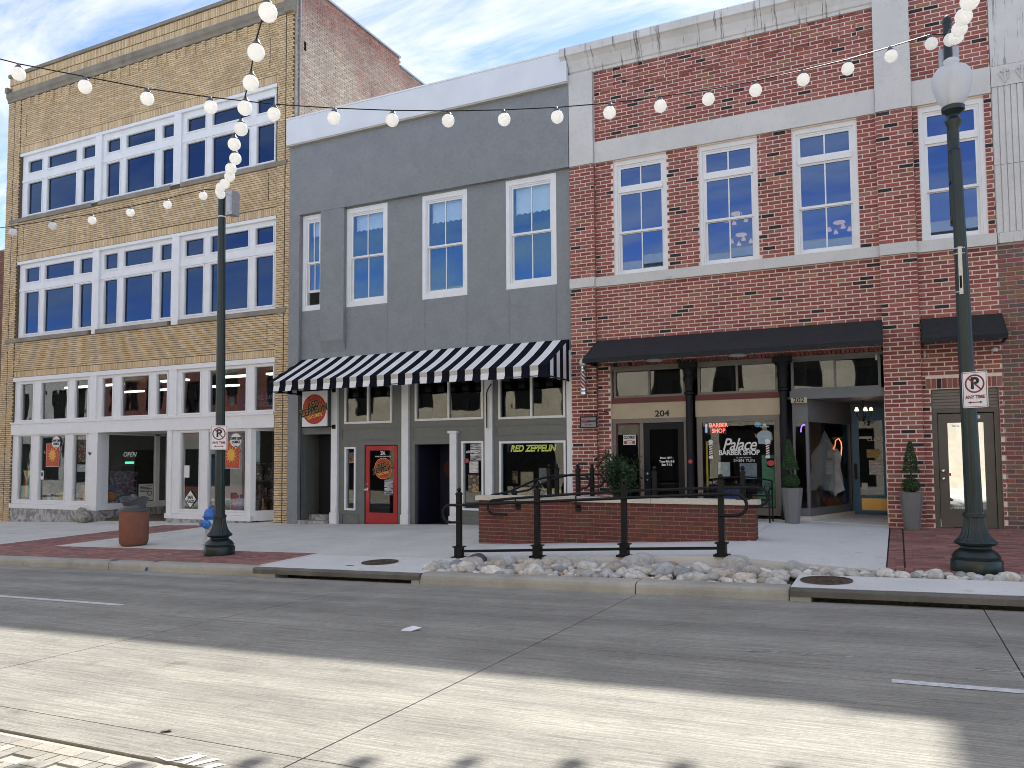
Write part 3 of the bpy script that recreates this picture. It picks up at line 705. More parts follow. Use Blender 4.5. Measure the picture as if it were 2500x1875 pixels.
# entry recess: side window with the open sign, back wall and door, right return
rw = MB()
def xbox(mb, x, y0, y1, z0, z1, t=.1): mb.box(x-t, x, y0, y1, z0, z1)
for y0, y1 in ((.20, .42), (2.25, 2.42), (2.75, 2.9)): xbox(rw, -23.02, y0, y1, .13, 2.62)
rw.box(-23.12, -22.985, .22, 2.9, .129, .33); xbox(rw, -23.02, .42, 2.75, 2.56, 2.62)
o = rw.build('side_window', M_white2, tan); MB().box(-23.08, -23.07, .42, 2.25, .33, 2.56).build('pane', G_shop, o); MB().box(-23.08, -23.07, 2.42, 2.75, .33, 2.56).build('pane', G_shop, o)
MB().box(-23.2, -23.03, .2, 2.9, -.4, .128).build('bulkhead', M_marble, tan)
MB().box(-23.2, -19.7, 2.92, 3.02, -.4, 2.7).build('recess_wall', M_white2, tan)
MB().box(-22.3, -21.3, 2.88, 2.918, -.12, 2.1).build('entry_door', M_blackp, tan)
MB().box(-23.3, -19.6, .13, 3.0, 2.63, 2.70).build('recess_ceiling', M_white2, tan); MB().slab(-23.05, -19.8, -.02, 2.95, lambda x, y: zs(x, 0)+.012, .1).build('recess_floor', M_walk, tan)
rr = MB()
def ang(mb, p, qv, z0, z1, t=.09):
    p = Vector((*p, 0)); qv = Vector((*qv, 0)); d = (qv-p).normalized(); n = Vector((-d.y, d.x, 0))*t
    mb.hexa([(p.x, p.y, z0), (qv.x, qv.y, z0), (qv.x+n.x, qv.y+n.y, z0), (p.x+n.x, p.y+n.y, z0), (p.x, p.y, z1), (qv.x, qv.y, z1), (qv.x+n.x, qv.y+n.y, z1), (p.x+n.x, p.y+n.y, z1)])
pa, pb = Vector((-16.50, .0)), Vector((-15.85, 1.0))
for s0, s1 in ((0, .12), (.88, 1)): ang(rr, pa.lerp(pb, s0), pa.lerp(pb, s1), -.02, 2.62)
ang(rr, pa.lerp(pb, .12), pa.lerp(pb, .88), -.02, .27); ang(rr, pa.lerp(pb, .12), pa.lerp(pb, .88), 2.54, 2.62)
o = rr.build('angled_window', M_white2, tan); gq = MB(); ang(gq, pa.lerp(pb, .12)+Vector((-.04, .03)), pa.lerp(pb, .88)+Vector((-.04, .03)), .27, 2.54, .008); gq.build('pane', G_shop, o)
MB().box(-15.86, -15.64, .98, 1.05, -.3, 2.62).build('recess_wall', M_white2, tan); MB().box(-16.5, -15.64, .14, 1.05, 2.63, 2.7).build('recess_ceiling', M_white2, tan)
MB().slab(-16.5, -15.64, -.02, 1.0, lambda x, y: zs(x, 0)+.01, .1).build('recess_floor', M_walk, tan)
MB().box(-15.645, -15.62, .345, 1.0, -.5, 2.7).build('recess_wall', M_white2, tan)
M_tubeL = emit('ceiling_tube', (1, .97, .9), 1.5)
for x in (-26.0, -24.3, -21.2, -18.4, -16.6):
    for y in (1.4, 3.6): MB().box(x-.6, x+.6, y-.09, y+.09, 4.30, 4.36).build('ceiling_light', M_tubeL, tan)
# old brick party wall above the lower neighbour
pw = MB(); pw.box(X1+.0, X1+.05, .02, 5.25, 9, 15.5); pw.box(X1+.0, X1+.05, 5.25, 16, 9, 15.2); pw.build('party_wall', M_mort_old, tan)
MB().box(X1-.1, X1+.12, .3, 5.25, 15.5, 15.56).build('flashing', M_steel, tan); MB().box(X1-.1, X1+.12, 5.25, 16, 15.2, 15.26).build('flashing', M_steel, tan)
pb_ = MB(); z = 10.4; j = 0
while z < 15.45:
    y = .06+(.11 if j % 2 else 0)
    while y < (5.2 if z > 15.13 else 12):
        f = noise.noise(Vector((y*.35, z*.6, 3)))+.35*noise.noise(Vector((y*1.6, z*2.1, 9)))
        wsh = max(0, min(1, .72+f*1.0))*max(0, min(1, (15.15-z)*1.3)); wsh *= rnd.uniform(.5, 1.1)
        base = rnd.choice([(.40, .19, .15), (.36, .18, .15), (.34, .20, .17), (.44, .24, .18)])
        col = tuple(b*(1-wsh*.9)+c*wsh*.9 for b, c in zip(base, (.68, .60, .47))); dx = rnd.uniform(.004, .018)
        pb_.box(X1+.03, X1+.05+dx, y, y+rnd.uniform(.18, .2), z, z+.056, 0, col); y += .215
    z += .072; j += 1
pb_.build('party_wall_bricks', BR['masonry'][1], tan, kind='stuff')
MB().box(X1+.06, X1+.075, .34, .42, 13.5, 13.75).build('wall_vent', M_dark, tan)
MB().tube([(X1+.09, .13, z_) for z_ in (11, 12.5, 14, 15.4)], .028, 8).build('cable_conduit', plain('conduit', (.22, .22, .24), .5), tan)

# neighbours: low brown building at the left edge
nb = thing('brown_brick_building', 'sliver of a lower brown brick building at the left edge of the picture', 'building', (-31, .1, -.5))
MB().box(-36, -28.17, .05, 14, -1.2, 9.25).build('wall', M_mort_brn, nb)
set_bricks('brick', lay(-29.4, -28.18, 0, 9.2, [], .075, .22, .014, .03), lambda b: tuple(c*rnd.uniform(.8, 1.2) for c in (.20, .10, .07)), BR['masonry'], nb, .03, 120)

# ------------------------------------------------------------------ gray stucco building
gr = thing('gray_stucco_building', 'two-storey gray stucco building with a pale cornice and white sash windows', 'building', (-10.9, 0, 0))
GX0, GX1 = -15.04, -6.69
WG = [(-14.68, -13.97, 5.81, 8.48), (-13.17, -11.85, 5.79, 8.46), (-10.77, -9.46, 5.77, 8.45), (-8.38, -7.06, 5.79, 8.46)]
q = MB(); grid_wall(q, GX0, GX1, 4.2, 8.52, WG, 0, .3); q.box(GX0, GX1, 0, .3, 8.52, 10.9); q.build('wall', M_stucco, gr)
shell(gr, GX0+.02, GX1-.02, -1, 11.15, .31, 15, [4.6], M_wall_in, M_lime)
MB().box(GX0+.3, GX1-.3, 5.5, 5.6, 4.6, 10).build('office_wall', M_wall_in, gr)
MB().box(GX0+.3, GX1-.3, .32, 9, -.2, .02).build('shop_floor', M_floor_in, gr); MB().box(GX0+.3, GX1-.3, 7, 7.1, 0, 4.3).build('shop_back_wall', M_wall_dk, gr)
pr = MB(); pr.box(GX0-.02, GX1+.0, -.12, -.002, 8.50, 10.52); pr.box(GX0-.02, -14.70, -.12, -.002, -.4, 8.498)
pr.build('proud_panel', M_stucco, gr)
cb = MB(); cb.add([(-13.97, -.115, 8.497), (-13.18, -.115, 8.497), (-13.18, -.115, 4.92), (-13.97, -.115, 4.92), (-13.97, .002, 8.497), (-13.18, .002, 8.497), (-13.18, .002, 4.60), (-13.97, .002, 4.60)], [(0, 3, 2, 1), (1, 2, 6, 5), (3, 7, 6, 2), (0, 4, 7, 3)]); cb.build('flue_casing', M_stucco, gr)
for x in (-11.85, -10.69, -9.47, -8.31, -7.08): MB().box(x-.006, x+.006, -.004, 0, 4.4, 5.76).build('control_joint', M_graypaint, gr)
MB().box(GX0-.06, GX1+.02, -.24, -.122, 10.50, 11.21).build('cornice', M_corn, gr); MB().box(GX0-.07, GX1+.03, -.255, .3, 11.212, 11.25).build('cornice_cap', M_white, gr)
MB().box(GX0-.05, GX1+.01, -.225, -.121, 10.46, 10.498).build('cornice_soffit', M_fcream, gr)
def sash(parent, x0, x1, z0, z1, y, mat, casing=.13, gm=G_up, split=.5, open_=0, shade=0, name='window', trans=None, sill=.15, mull=True):
    """double-hung sash with casing, two panes wide"""
    c = MB(); frame_rect(c, x0, x1, z0, z1, casing*.75, y-.03, y+.08, sill, casing)
    ix0, ix1, iz0, iz1 = x0+casing*.75, x1-casing*.75, z0+sill, z1-casing
    frame_rect(c, ix0, ix1, iz0, iz1, .035, y+.0, y+.12)
    gp = []
    a, b = ix0+.035, ix1-.035; top = iz1-.035
    if trans:       # separate transom light above
        c.box(a, b, y-.02, y+.1, trans-.055, trans+.055); frame_rect(c, a, b, trans+.055, top, .045, y+.015, y+.06)
        if mull: c.box((a+b)/2-.014, (a+b)/2+.014, y+.02, y+.06, trans+.10, top-.045)
        gp.append((a+.045, b-.045, trans+.10, top-.045, y+.04)); top = trans-.055
    zm = iz0+(top-iz0)*split
    frame_rect(c, a, b, zm, top, .042, y+.02, y+.06, .05); gp.append((a+.042, b-.042, zm+.05, top-.042, y+.04))
    lz0 = iz0+.035+open_; frame_rect(c, a, b, lz0, zm+.03-.0+open_*.0, .045, y+.062, y+.10, .07, .045); gp.append((a+.045, b-.045, lz0+.07, zm-.015, y+.08))
    if mull:
        mxx = (a+b)/2
        c.box(mxx-.013, mxx+.013, y+.025, y+.055, zm+.05, top-.042); c.box(mxx-.013, mxx+.013, y+.066, y+.096, lz0+.07, zm-.015)
    o = c.build(name, mat, parent)
    for (u, v, p, r, yy) in gp:
        if mull:
            mid = (u+v)/2
            pane(o, u, mid-.013, p, r, yy, gm); pane(o, mid+.013, v, p, r, yy, gm)
        else: pane(o, u, v, p, r, yy, gm)
    if shade:
        s = MB(); n = 24; pts = [(a+.06, top)]
        bot = [(a+.06+(b-a-.12)*i/n, top-shade+.035*abs(math.sin(math.pi*i/4))-.02) for i in range(n+1)]
        s.prism([(b-.06, top), (a+.06, top)]+bot, y+.16, y+.163); s.build('shade', M_shade, o)
    return o
for wv, op_, sh_ in zip(WG, (.36, 0, 0, 0), (.40, .42, .52, .64)): sash(gr, *wv, .03, M_white, open_=op_, shade=sh_, casing=.13, gm=G_gry, sill=.12)
# ground floor shopfront
fr = MB(); TR = [(-13.22, -11.70, 2.65, 3.75), (-11.0, -9.03, 2.67, 3.75), (-8.62, -6.88, 2.65, 3.75)]
OP = [(-14.68, -13.64, -.5, 2.40), (-13.20, -12.84, .37, 2.04), (-12.58, -11.53, -.5, 2.08), (-11.02, -9.96, -.5, 2.08), (-9.64, -9.03, .45, 2.14), (-8.60, -6.88, .6, 2.12)]
grid_wall(fr, -14.70, GX1, -.5, 4.2, TR+OP, .03, .16); fr.build('shopfront_wall', M_graypaint, gr)
for a, b, c, d in ((-13.32, -11.39, 2.2, 2.53), (-11.06, -9.0, 2.22, 2.53), (-8.69, -6.84, 2.27, 2.52), (-13.30, -12.75, .02, .28), (-9.68, -8.99, .1, .36)):
    fr = MB(); frame_rect(fr, a, b, c, d, .02, .012, .029); fr.build('panel_mould', M_graypaint, gr)
for a, b, c, d in TR:
    fr = MB(); frame_rect(fr, a, b, c, d, .055, -.005, .1); mid = (a+b)/2; fr.box(mid-.028, mid+.028, .0, .09, c+.055, d-.055); o = fr.build('transom_window', M_fcream if 0 else M_white2, gr)
    pane(o, a+.055, mid-.028, c+.055, d-.055, .05, G_wav); pane(o, mid+.028, b-.055, c+.055, d-.055, .05, G_wav)
for k, (a, b, c, d) in enumerate((OP[1], OP[4], OP[5])):
    fr = MB(); frame_rect(fr, a, b, c, d, .05, -.01, .1); o = fr.build('display_window', M_white, gr); pane(o, a+.05, b-.05, c+.05, d-.05, .06, G_shop)
# red door
rd = MB(); frame_rect(rd, -12.55, -11.56, .035, 2.06, .12, .05, .10, .29, .12); o = rd.build('red_door', M_red, gr, label='glossy red shop door with a large glass panel')
pane(o, -12.43, -11.68, .325, 1.94, .075, G_door)
kn = MB(); kn.lathe([(.03, 0), (.03, .012), (.012, .02), (.012, .06)], (0, 0, 0), 12)
def knob(parent, x, y, z, r=.028, mat=M_chrome, nm='door_knob'):
    k = MB(); n = 12; prof = [(r, 0), (r, .012), (r*.45, .02), (r*.45, .045), (r*.95, .055), (r, .075), (r*.6, .09)]
    vs = [(x+a*math.cos(2*math.pi*i/n), y-b, z+a*math.sin(2*math.pi*i/n)) for a, b in prof for i in range(n)]
    fs = [(i*n+j, i*n+(j+1) % n, (i+1)*n+(j+1) % n, (i+1)*n+j) for i in range(len(prof)-1) for j in range(n)]+[tuple((len(prof)-1)*n+j for j in range(n))]
    k.add(vs, fs, 0, None, True); return k.build(nm, mat, parent)
knob(o, -12.49, .05, .93); knob(o, -12.49, .05, 1.06, .022, M_chrome, 'deadbolt'); MB().box(-12.56, -12.42, -.02, .0, .90, .925).build('door_handle', M_chrome, o)
M_ink = plain('white_ink', (.72, .72, .70), .6, var=.02); M_inkb = plain('black_ink', (.012, .012, .012), .6); M_inky = plain('yellow_ink', (.75, .56, .12), .6); M_inkr = plain('red_ink', (.42, .03, .025), .6); M_inko = plain('orange_ink', (.70, .16, .035), .6)
text('house_number', '206.', .13, (-12.02, .070, 1.87), M_ink, o, sx=.7, bold=.004); text('door_notice', 'PLEASE USE OTHER DOOR', .042, (-12.02, .070, 1.78), M_ink, o, bold=.001)
def rz_logo(parent, cx, cz, r, y, ring=True):
    """round red shop emblem with wavy border and slanted lettering"""
    d = MB(); disc(d, (cx, cz), r, y, 44, .003); lo = d.build('emblem_disc', M_inkr, parent)
    d = MB(); n = 150
    pts = [(cx+(r*.83+.05*r*math.sin(22*2*math.pi*k/n))*math.cos(2*math.pi*k/n), y-.002, cz+(r*.83+.07*r*math.sin(22*2*math.pi*k/n))*math.sin(2*math.pi*k/n)) for k in range(n+1)]
    d.tube(pts, r*.018, 4); d.build('emblem_wave', M_inko, parent)
    if ring:
        d = MB(); d.tube([(cx+r*math.cos(2*math.pi*k/60), y, cz+r*math.sin(2*math.pi*k/60)) for k in range(61)], r*.025, 4); d.build('emblem_ring', M_inky, parent)
    ro = (R(90), R(-12), 0)
    for i, (s, sz, dx, dz) in enumerate((('RED', .50, -.06, .30), ('ZEPPELIN', .52, -.02, -.10))):
        text('emblem_word', s, r*sz*1.25, (cx+dx*r, y-.005, cz+dz*r), M_inky, parent, ro, .001, sx=.86, bold=r*.044)
        text('emblem_word', s, r*sz*1.25, (cx+dx*r, y-.010, cz+dz*r), M_inkb, parent, ro, .001, sx=.86, bold=r*.026)
    text('emblem_word', 'RECORDS', r*.28, (cx+.08*r, y-.008, cz-.47*r), M_inky, parent, ro, .001, bold=r*.006)
rz_logo(o, -12.01, 1.47, .27, .068)
def poster(parent, x0, x1, z0, z1, y, mat, nm='poster'): return MB().box(x0, x1, y, y+.003, z0, z1).build(nm, mat, parent)
def print_mat(name, cols, scale=(6, 6, 9), seed=0):
    mt, N, L, b = nodes(name); v = pos(N, L, scale); vo = N.new('ShaderNodeTexVoronoi'); vo.inputs['Scale'].default_value = 3.0; vo.inputs['Randomness'].default_value = .9; L.new(v, vo.inputs['Vector'])
    r = N.new('ShaderNodeValToRGB'); r.color_ramp.interpolation = 'CONSTANT'
    while len(r.color_ramp.elements) < len(cols): r.color_ramp.elements.new(.5)
    for i, c in enumerate(cols): r.color_ramp.elements[i].position = i/len(cols); r.color_ramp.elements[i].color = (*c, 1)
    L.new(vo.outputs['Color'], r.inputs[0]); L.new(r.outputs[0], b.inputs['Base Color']); b.inputs['Roughness'].default_value = .5; return mt
M_print1 = print_mat('flyer_print', [(.6, .6, .58), (.05, .05, .06), (.3, .3, .32), (.65, .65, .62)], (3, 3, 26))
M_print2 = print_mat('dark_poster_print', [(.04, .03, .03), (.2, .05, .03), (.1, .08, .06), (.35, .25, .12), (.05, .06, .09)], (5, 5, 7))
M_print3 = print_mat('pale_flyer_print', [(.7, .7, .68), (.6, .62, .62), (.35, .35, .36), (.68, .5, .4)], (4, 4, 34))
poster(o, -11.97, -11.71, .78, 1.18, .069, M_print1, 'flyer')
# door recess on the left, open doorway in the middle
MB().box(-14.50, -13.66, .55, .60, .2, 2.40).build('side_door', M_blackp, gr); text('door_notice', 'East', .07, (-13.9, .543, 1.95), M_ink, gr); text('door_notice', '2', .09, (-13.82, .543, 2.05), M_ink, gr)
for s in (-14.68, -13.66): MB().box(s, s+.02, .161, .6, -.4, 2.42).build('door_jamb', M_graypaint, gr)
MB().box(-14.68, -13.64, .161, .6, 2.401, 2.45).build('door_soffit', M_graypaint, gr)
MB().box(-14.80, -13.66, -.10, .3, -.4, .065).build('doorstep', M_marble, gr); MB().box(-14.64, -13.68, .30, .62, -.3, .205).build('doorstep', M_marble, gr)
MB().box(-11.02, -10.98, .165, 1.6, 0, 2.1).build('hall_wall', plain('navy_hall', (.012, .013, .035), .6), gr); MB().box(-10.0, -9.96, .165, 1.6, 0, 2.1).build('hall_wall', bpy.data.materials['navy_hall'], gr)
od = MB().box(-10.97, -10.05, 1.2, 1.25, .02, 2.07).build('inner_door', bpy.data.materials['navy_hall'], gr); knob(od, -10.42, 1.2, 1.0, .03); knob(od, -10.42, 1.2, .75, .02)
MB().box(-11.0, -9.98, .17, 1.2, .0, .026).build('door_mat', plain('patterned_mat', (.03, .03, .05), .95, var=.8, scale=12), gr); MB().box(-11.02, -9.96, .165, 1.7, 2.09, 2.12).build('hall_ceiling', M_wall_dk, gr)
d = MB(); disc(d, (-10.62, 1.46), .24, 1.192, 30, .004); d.build('door_emblem', plain('dim_emblem', (.10, .02, .015), .6), od)
# white pilasters with base blocks
for a, b, zt in ((-13.62, -13.42, 4.2), (-11.37, -11.17, 4.2), (-8.97, -8.77, 4.2), (-6.83, -6.64, 4.2), (-9.95, -9.77, 2.34)):
    p = MB(); p.box(a, b, -.05, .03, -.2, zt); p.box(a-.02, b+.02, -.075, .025, -.2, .30); p.box(a+.02, b-.02, -.085, -.07, .02, .26); p.box(a+.02, b-.02, -.07, -.045, .32, .42)
    if zt < 3: p.box(a-.04, b+.04, -.09, .03, zt, zt+.06)
    p.build('pilaster', M_white, gr)
# window lettering and papers
for dz, mm, bo in ((0, emit('yellow_tube', (.75, .85, .15), .06), .004), (-.001, M_inkb, -.005)):
    text('window_lettering', 'RED ZEPPELIN', .215, (-7.74, .050+dz*3, 1.94), mm, gr, sx=.86, shear=.25, bold=bo, ext=.001)
for (a, b, c, d, mm) in ((-9.42, -9.12, 1.66, 2.08, M_print1), (-9.45, -9.2, 1.36, 1.64, M_print3), (-9.48, -9.19, .9, 1.32, M_print2), (-13.10, -12.92, 1.62, 1.9, M_print2)): poster(gr, a, b, c, d, .055, mm, 'flyer')
text('window_lettering', 'CallTitle', .10, (-9.36, .045, 1.88), M_ink, gr, (R(90), 0, R(180)), bold=.002)
M_sred = plain('sticker_red', (.5, .05, .05), .5)
d = MB(); disc(d, (-9.52, 1.66), .06, .05, 20); d.build('sticker', M_sred, gr)
# goods in the window
for x, z, wv, h, mm in ((-8.1, 1.22, .34, .33, 'p1'), (-7.62, 1.3, .32, .34, 'p2'), (-8.42, 1.25, .14, .3, 'p3')):
    poster(gr, x-wv/2, x+wv/2, z-h/2, z+h/2, .5, {'p1': plain('cream_sleeve', (.45, .36, .22), .6, var=.3, scale=14), 'p2': plain('gray_sleeve', (.25, .24, .22), .6, var=.4, scale=14), 'p3': M_print2}[mm], 'record_sleeve')
mw = plain('white_wire', (.5, .5, .5), .4)
fg = MB(); fg.tube([(-7.9, .3, .9), (-7.95, .3, 1.1), (-7.8, .3, .95), (-7.7, .3, 1.2), (-7.55, .3, .95), (-7.4, .3, 1.1), (-7.45, .3, .85)], .012, 5); fg.build('wire_figure', mw, gr)
MB().box(-8.6, -6.9, .3, 1.3, .5, .62).build('display_shelf', M_wall_dk, gr)
pl_ = MB(); pl_.lathe([(.02, .22), (.2, .16), (.21, .08), (.19, .02), (.05, 0)], (-12.05, 1.3, 6.32), 20); pl_.tube([(-12.05, 1.3, 6.5), (-12.05, 1.3, 8)], .01, 5); pl_.build('ceiling_lamp', emit('opal_lamp', (.85, .95, .85), .25), gr)
# ------------------------------------------------------------------ red brick building
rb = thing('red_brick_building', 'two-storey red brick building with limestone bands, tall sash windows and barber shop', 'building', (-2.6, 0, .3))
RX0, RX1 = -6.68, 1.77
WR = [(-5.65, -4.41, 5.82, 8.48), (-3.71, -2.47, 5.82, 8.48), (-1.78, -.54, 5.82, 8.48), (.55, 1.65, 5.82, 8.48)]
SH = (-5.78, -.19, -.3, 3.84); DR = (.60, 1.71, -.3, 2.97)
q = MB(); grid_wall(q, RX0, RX1, -.5, 11.2, WR+[SH, DR], .012, .34); q.box(.42, RX1, .012, .34, 11.2, 12.6); q.build('wall', M_mort_red, rb)
shell(rb, RX0+.02, RX1-.02, -.5, 11.2, .35, 15, [4.9], M_wall_in, M_lime)
MB().box(RX0+.3, RX1-.3, 6.0, 6.1, 4.9, 10).build('office_wall', M_wall_in, rb)
MB().box(.42, RX1, .35, 14.9, 11.21, 12.58).build('raised_parapet', M_mort_red, rb)
def red_tone(b):
    t = rnd.uniform(.78, 1.2); r = rnd.random()
    if r < .055: c = (.030, .026, .028)
    elif r < .085: c = (.33, .155, .085)
    else: c = rnd.choice([(.31, .09, .074), (.28, .078, .068), (.33, .105, .084), (.275, .088, .078), (.315, .128, .105)])
    return tuple(v*t for v in c)
RC, RL, RJ = .0845, .262, .022
B = []
pil = [(RX0, -6.08), (-.20, .45)]
B += lay(-6.08, -.20, 3.86, 5.60, [], RC, RL, RJ, 0); B += lay(-6.08, -.20, 5.84, 8.5, WR, RC, RL, RJ, 0); B += lay(-6.08, -.20, 9.01, 10.68, [], RC, RL, RJ, 0)
B += lay(.45, RX1, .1, 5.60, [DR, (.52, 1.79, 2.97, 3.19)], RC, RL, RJ, 0); B += lay(.45, RX1, 5.84, 8.5, WR, RC, RL, RJ, 0); B += lay(.45, RX1, 9.01, 12.58, [], RC, RL, RJ, 0)
B += lay(-6.08, -5.78, .1, 3.86, [], RC, RL, RJ, 0)
B += soldiers(-5.78, -.2, 3.76, 3.86, .085, .016, -.002); B += soldiers(.52, 1.77, 2.98, 3.18, .088, .016, -.004)
for a, b in pil: B += lay(a, b, .1, 5.60, [], RC, RL, RJ, -.10); B += lay(a, b, 5.84, 8.48, [], RC, RL, RJ, -.10)
x = -5.9
while x < -.4:      # corbelled brick teeth under the cornice
    B += lay(x, x+.30, 10.16, 10.66, [], RC, .30, RJ, -.035); MB().box(x+.004, x+.296, -.024, .012, 10.17, 10.66).build('corbel_core', M_mort_red, rb); x += .60
set_bricks('brick', B, red_tone, BR['masonry'], rb, .05, 300, .004)
for a, b in pil: MB().box(a+.004, b-.004, -.088, .012, -.3, 8.48).build('pilaster_core', M_mort_red, rb)
ps = []
for a, b in pil:      # visible flanks of the pilasters
    z = .1; j = 0
    f = MB()
    while z < 8.4:
        if not 5.55 < z < 5.84: f.box(b-.004, b+.006, -.098, -.006, z+.008, z+.076, 0, red_tone(0))
        z += RC
    f.build('flank_bricks', BR['masonry'][1], rb, kind='stuff')
# limestone
for a, b, y in ((-6.08, -.2, -.045), (.45, RX1, -.045)): MB().box(a, b, y, .012, 8.50, 9.0).build('stone_lintel', M_lime, rb)
for a, b, y in ((RX0, -6.08, -.16), (-6.08, -.2, -.075), (-.2, .45, -.16), (.45, RX1, -.075)): MB().box(a+.002, b-.002, y, .012, 5.61, 5.83).build('stone_sill', M_lime, rb)
MB().box(RX0+.01, -6.09, -.115, .012, 8.49, 10.68).build('stone_pier', M_lime, rb); MB().box(-.195, .445, -.115, .012, 8.49, 11.55).build('stone_pier', M_lime, rb)
def limestone_stained():
    mt, N, L, b = nodes('stained_limestone'); v = pos(N, L)
    c = ramp(N, L, tex(N, L, v, 1.6, 7, .6), .3, .7, (.56, .55, .52), (.70, .69, .67))
    s = tex(N, L, pos(N, L, (5.5, .4, .35)), 1.7, 6, .75)
    c = mult(N, L, c, ramp(N, L, s, .555, .62, (1, 1, 1), (.22, .21, .20)), .85); L.new(c, b.inputs['Base Color']); b.inputs['Roughness'].default_value = .85
    bump(N, L, b, tex(N, L, v, 60, 5), .3, .004); return mt
M_limes = limestone_stained()
cp = [(.0, 10.66), (-.06, 10.66), (-.07, 10.72), (-.10, 10.74), (-.13, 10.82), (-.20, 10.95), (-.28, 11.03), (-.31, 11.05), (-.33, 11.06), (-.34, 11.22), (-.30, 11.26), (.3, 11.30)]
x = RX0-.14
for e in (-6.15, -4.9, -3.6, -2.3, -1.1, -.192):
    MB().sweepx(cp, [x+.004, e-.004]).build('cornice_stone', M_limes, rb, normals=True); x = e
# upper windows
for i, wv in enumerate(WR): sash(rb, *wv, .09, M_white2, casing=.10, gm=G_up, split=.50, trans=7.80, sill=.045, mull=(i < 3))
for (x, y, z) in ((-3.1, 1.6, 6.75), (-3.25, 1.9, 7.35), (-1.0, 1.6, 6.75)):
    ch = MB(); ch.tube([(x, y, z), (x, y, 8.5)], .01, 5)
    for k in range(4):
        a = k*math.pi/2+.4; ch.tube([(x, y, z), (x+.13*math.cos(a), y+.13*math.sin(a), z-.05), (x+.22*math.cos(a), y+.22*math.sin(a), z)], .008, 4)
    co = ch.build('ceiling_fixture', M_brass, rb)
    lm = MB(); lm.lathe([(.02, .04), (.12, .02), (.13, -.01), (.05, -.04)], (x, y, z+.1), 14)
    for k in range(4): a = k*math.pi/2+.4; lm.lathe([(.02, .0), (.045, -.06), (.055, -.09)], (x+.22*math.cos(a), y+.22*math.sin(a), z), 10)
    lm.build('lamp_shade', emit('warm_lamp', (1, .50, .20), .9), co)
# shopfront
def shop_room(): 
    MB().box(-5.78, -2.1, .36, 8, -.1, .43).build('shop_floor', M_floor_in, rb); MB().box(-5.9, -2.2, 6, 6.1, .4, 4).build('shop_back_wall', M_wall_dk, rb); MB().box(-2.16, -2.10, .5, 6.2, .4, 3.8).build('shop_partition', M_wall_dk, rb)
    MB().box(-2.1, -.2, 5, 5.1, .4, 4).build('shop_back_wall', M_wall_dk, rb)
shop_room()
MB().box(-5.78, -.19, .02, .30, 3.70, 3.76).build('lintel_board', M_taupe, rb)
for a, b, n in ((-5.72, -4.10, 2), (-3.83, -2.18, 2), (-1.92, -.25, 2)):
    f = MB(); frame_rect(f, a, b, 3.05, 3.70, .05, .06, .16); mid = (a+b)/2; f.box(mid-.022, mid+.022, .07, .15, 3.10, 3.65); o = f.build('transom_window', M_taupe if b < -2.0 else M_slate, rb)
    pane(o, a+.05, mid-.022, 3.10, 3.65, .11, G_wav); pane(o, mid+.022, b-.05, 3.10, 3.65, .11, G_wav)
    if b < -2: MB().box(a-.05, b+.05, .05, .17, 2.93, 3.05).build('maroon_rail', M_maroon, rb); MB().box(a-.06, b+.08, .07, .18, 2.58, 2.93).build('sign_panel', M_beige, rb)
MB().box(-1.95, -.2, .05, .16, 2.88, 3.05).build('slate_rail', M_slate, rb)
text('house_number', '204', .19, (-4.62, .065, 2.67), M_inkb, rb, sx=1.15, bold=.004)
# door 204 with sidelight
f = MB(); frame_rect(f, -5.78, -4.06, .42, 2.58, .09, .08, .2, .05, .10); f.box(-5.14, -5.06, .10, .18, .47, 2.48); f.build('door_frame', M_taupe, rb)
f = MB(); frame_rect(f, -5.05, -4.16, .45, 2.47, .13, .11, .16, .25, .14); o = f.build('black_door', M_blackp, rb); pane(o, -4.92, -4.29, .70, 2.33, .13, G_door); knob(o, -4.99, .11, 1.35); knob(o, -4.99, .11, 1.22, .02)
sl = MB(); frame_rect(sl, -5.69, -5.14, .47, 2.47, .03, .11, .15); o2 = sl.build('sidelight', M_maroon, rb); pane(o2, -5.66, -5.17, .50, 2.44, .13, G_door)
text('window_lettering', 'Since 1897 -', .06, (-4.55, .125, 1.70), M_ink, o, bold=.002); text('window_lettering', 'Tues-Fri: 8-5', .065, (-4.55, .125, 1.62), M_ink, o, bold=.003); text('window_lettering', 'Sat: 7-12', .065, (-4.55, .125, 1.55), M_ink, o, bold=.003)
cs = thing('closed_sign', 'small white CLOSED sign with red corners in the sidelight of door 204', 'sign', (-5.38, .12, 2.0))
MB().box(-5.53, -5.24, .112, .118, 2.0, 2.22).build('sign_plate', M_ink, cs); text('lettering', 'CLOSED', .085, (-5.385, .108, 2.165), M_inkb, cs, sx=.85, bold=.004); MB().box(-5.51, -5.45, .108, .111, 2.015, 2.09).build('red_corner', M_inkr, cs); MB().box(-5.32, -5.26, .108, .111, 2.015, 2.09).build('red_corner', M_inkr, cs)
for z, s_ in ((2.09, 'SHOP IS'), (2.04, 'CLOSED')): text('lettering', s_, .035, (-5.385, .108, z), M_inkb, cs)
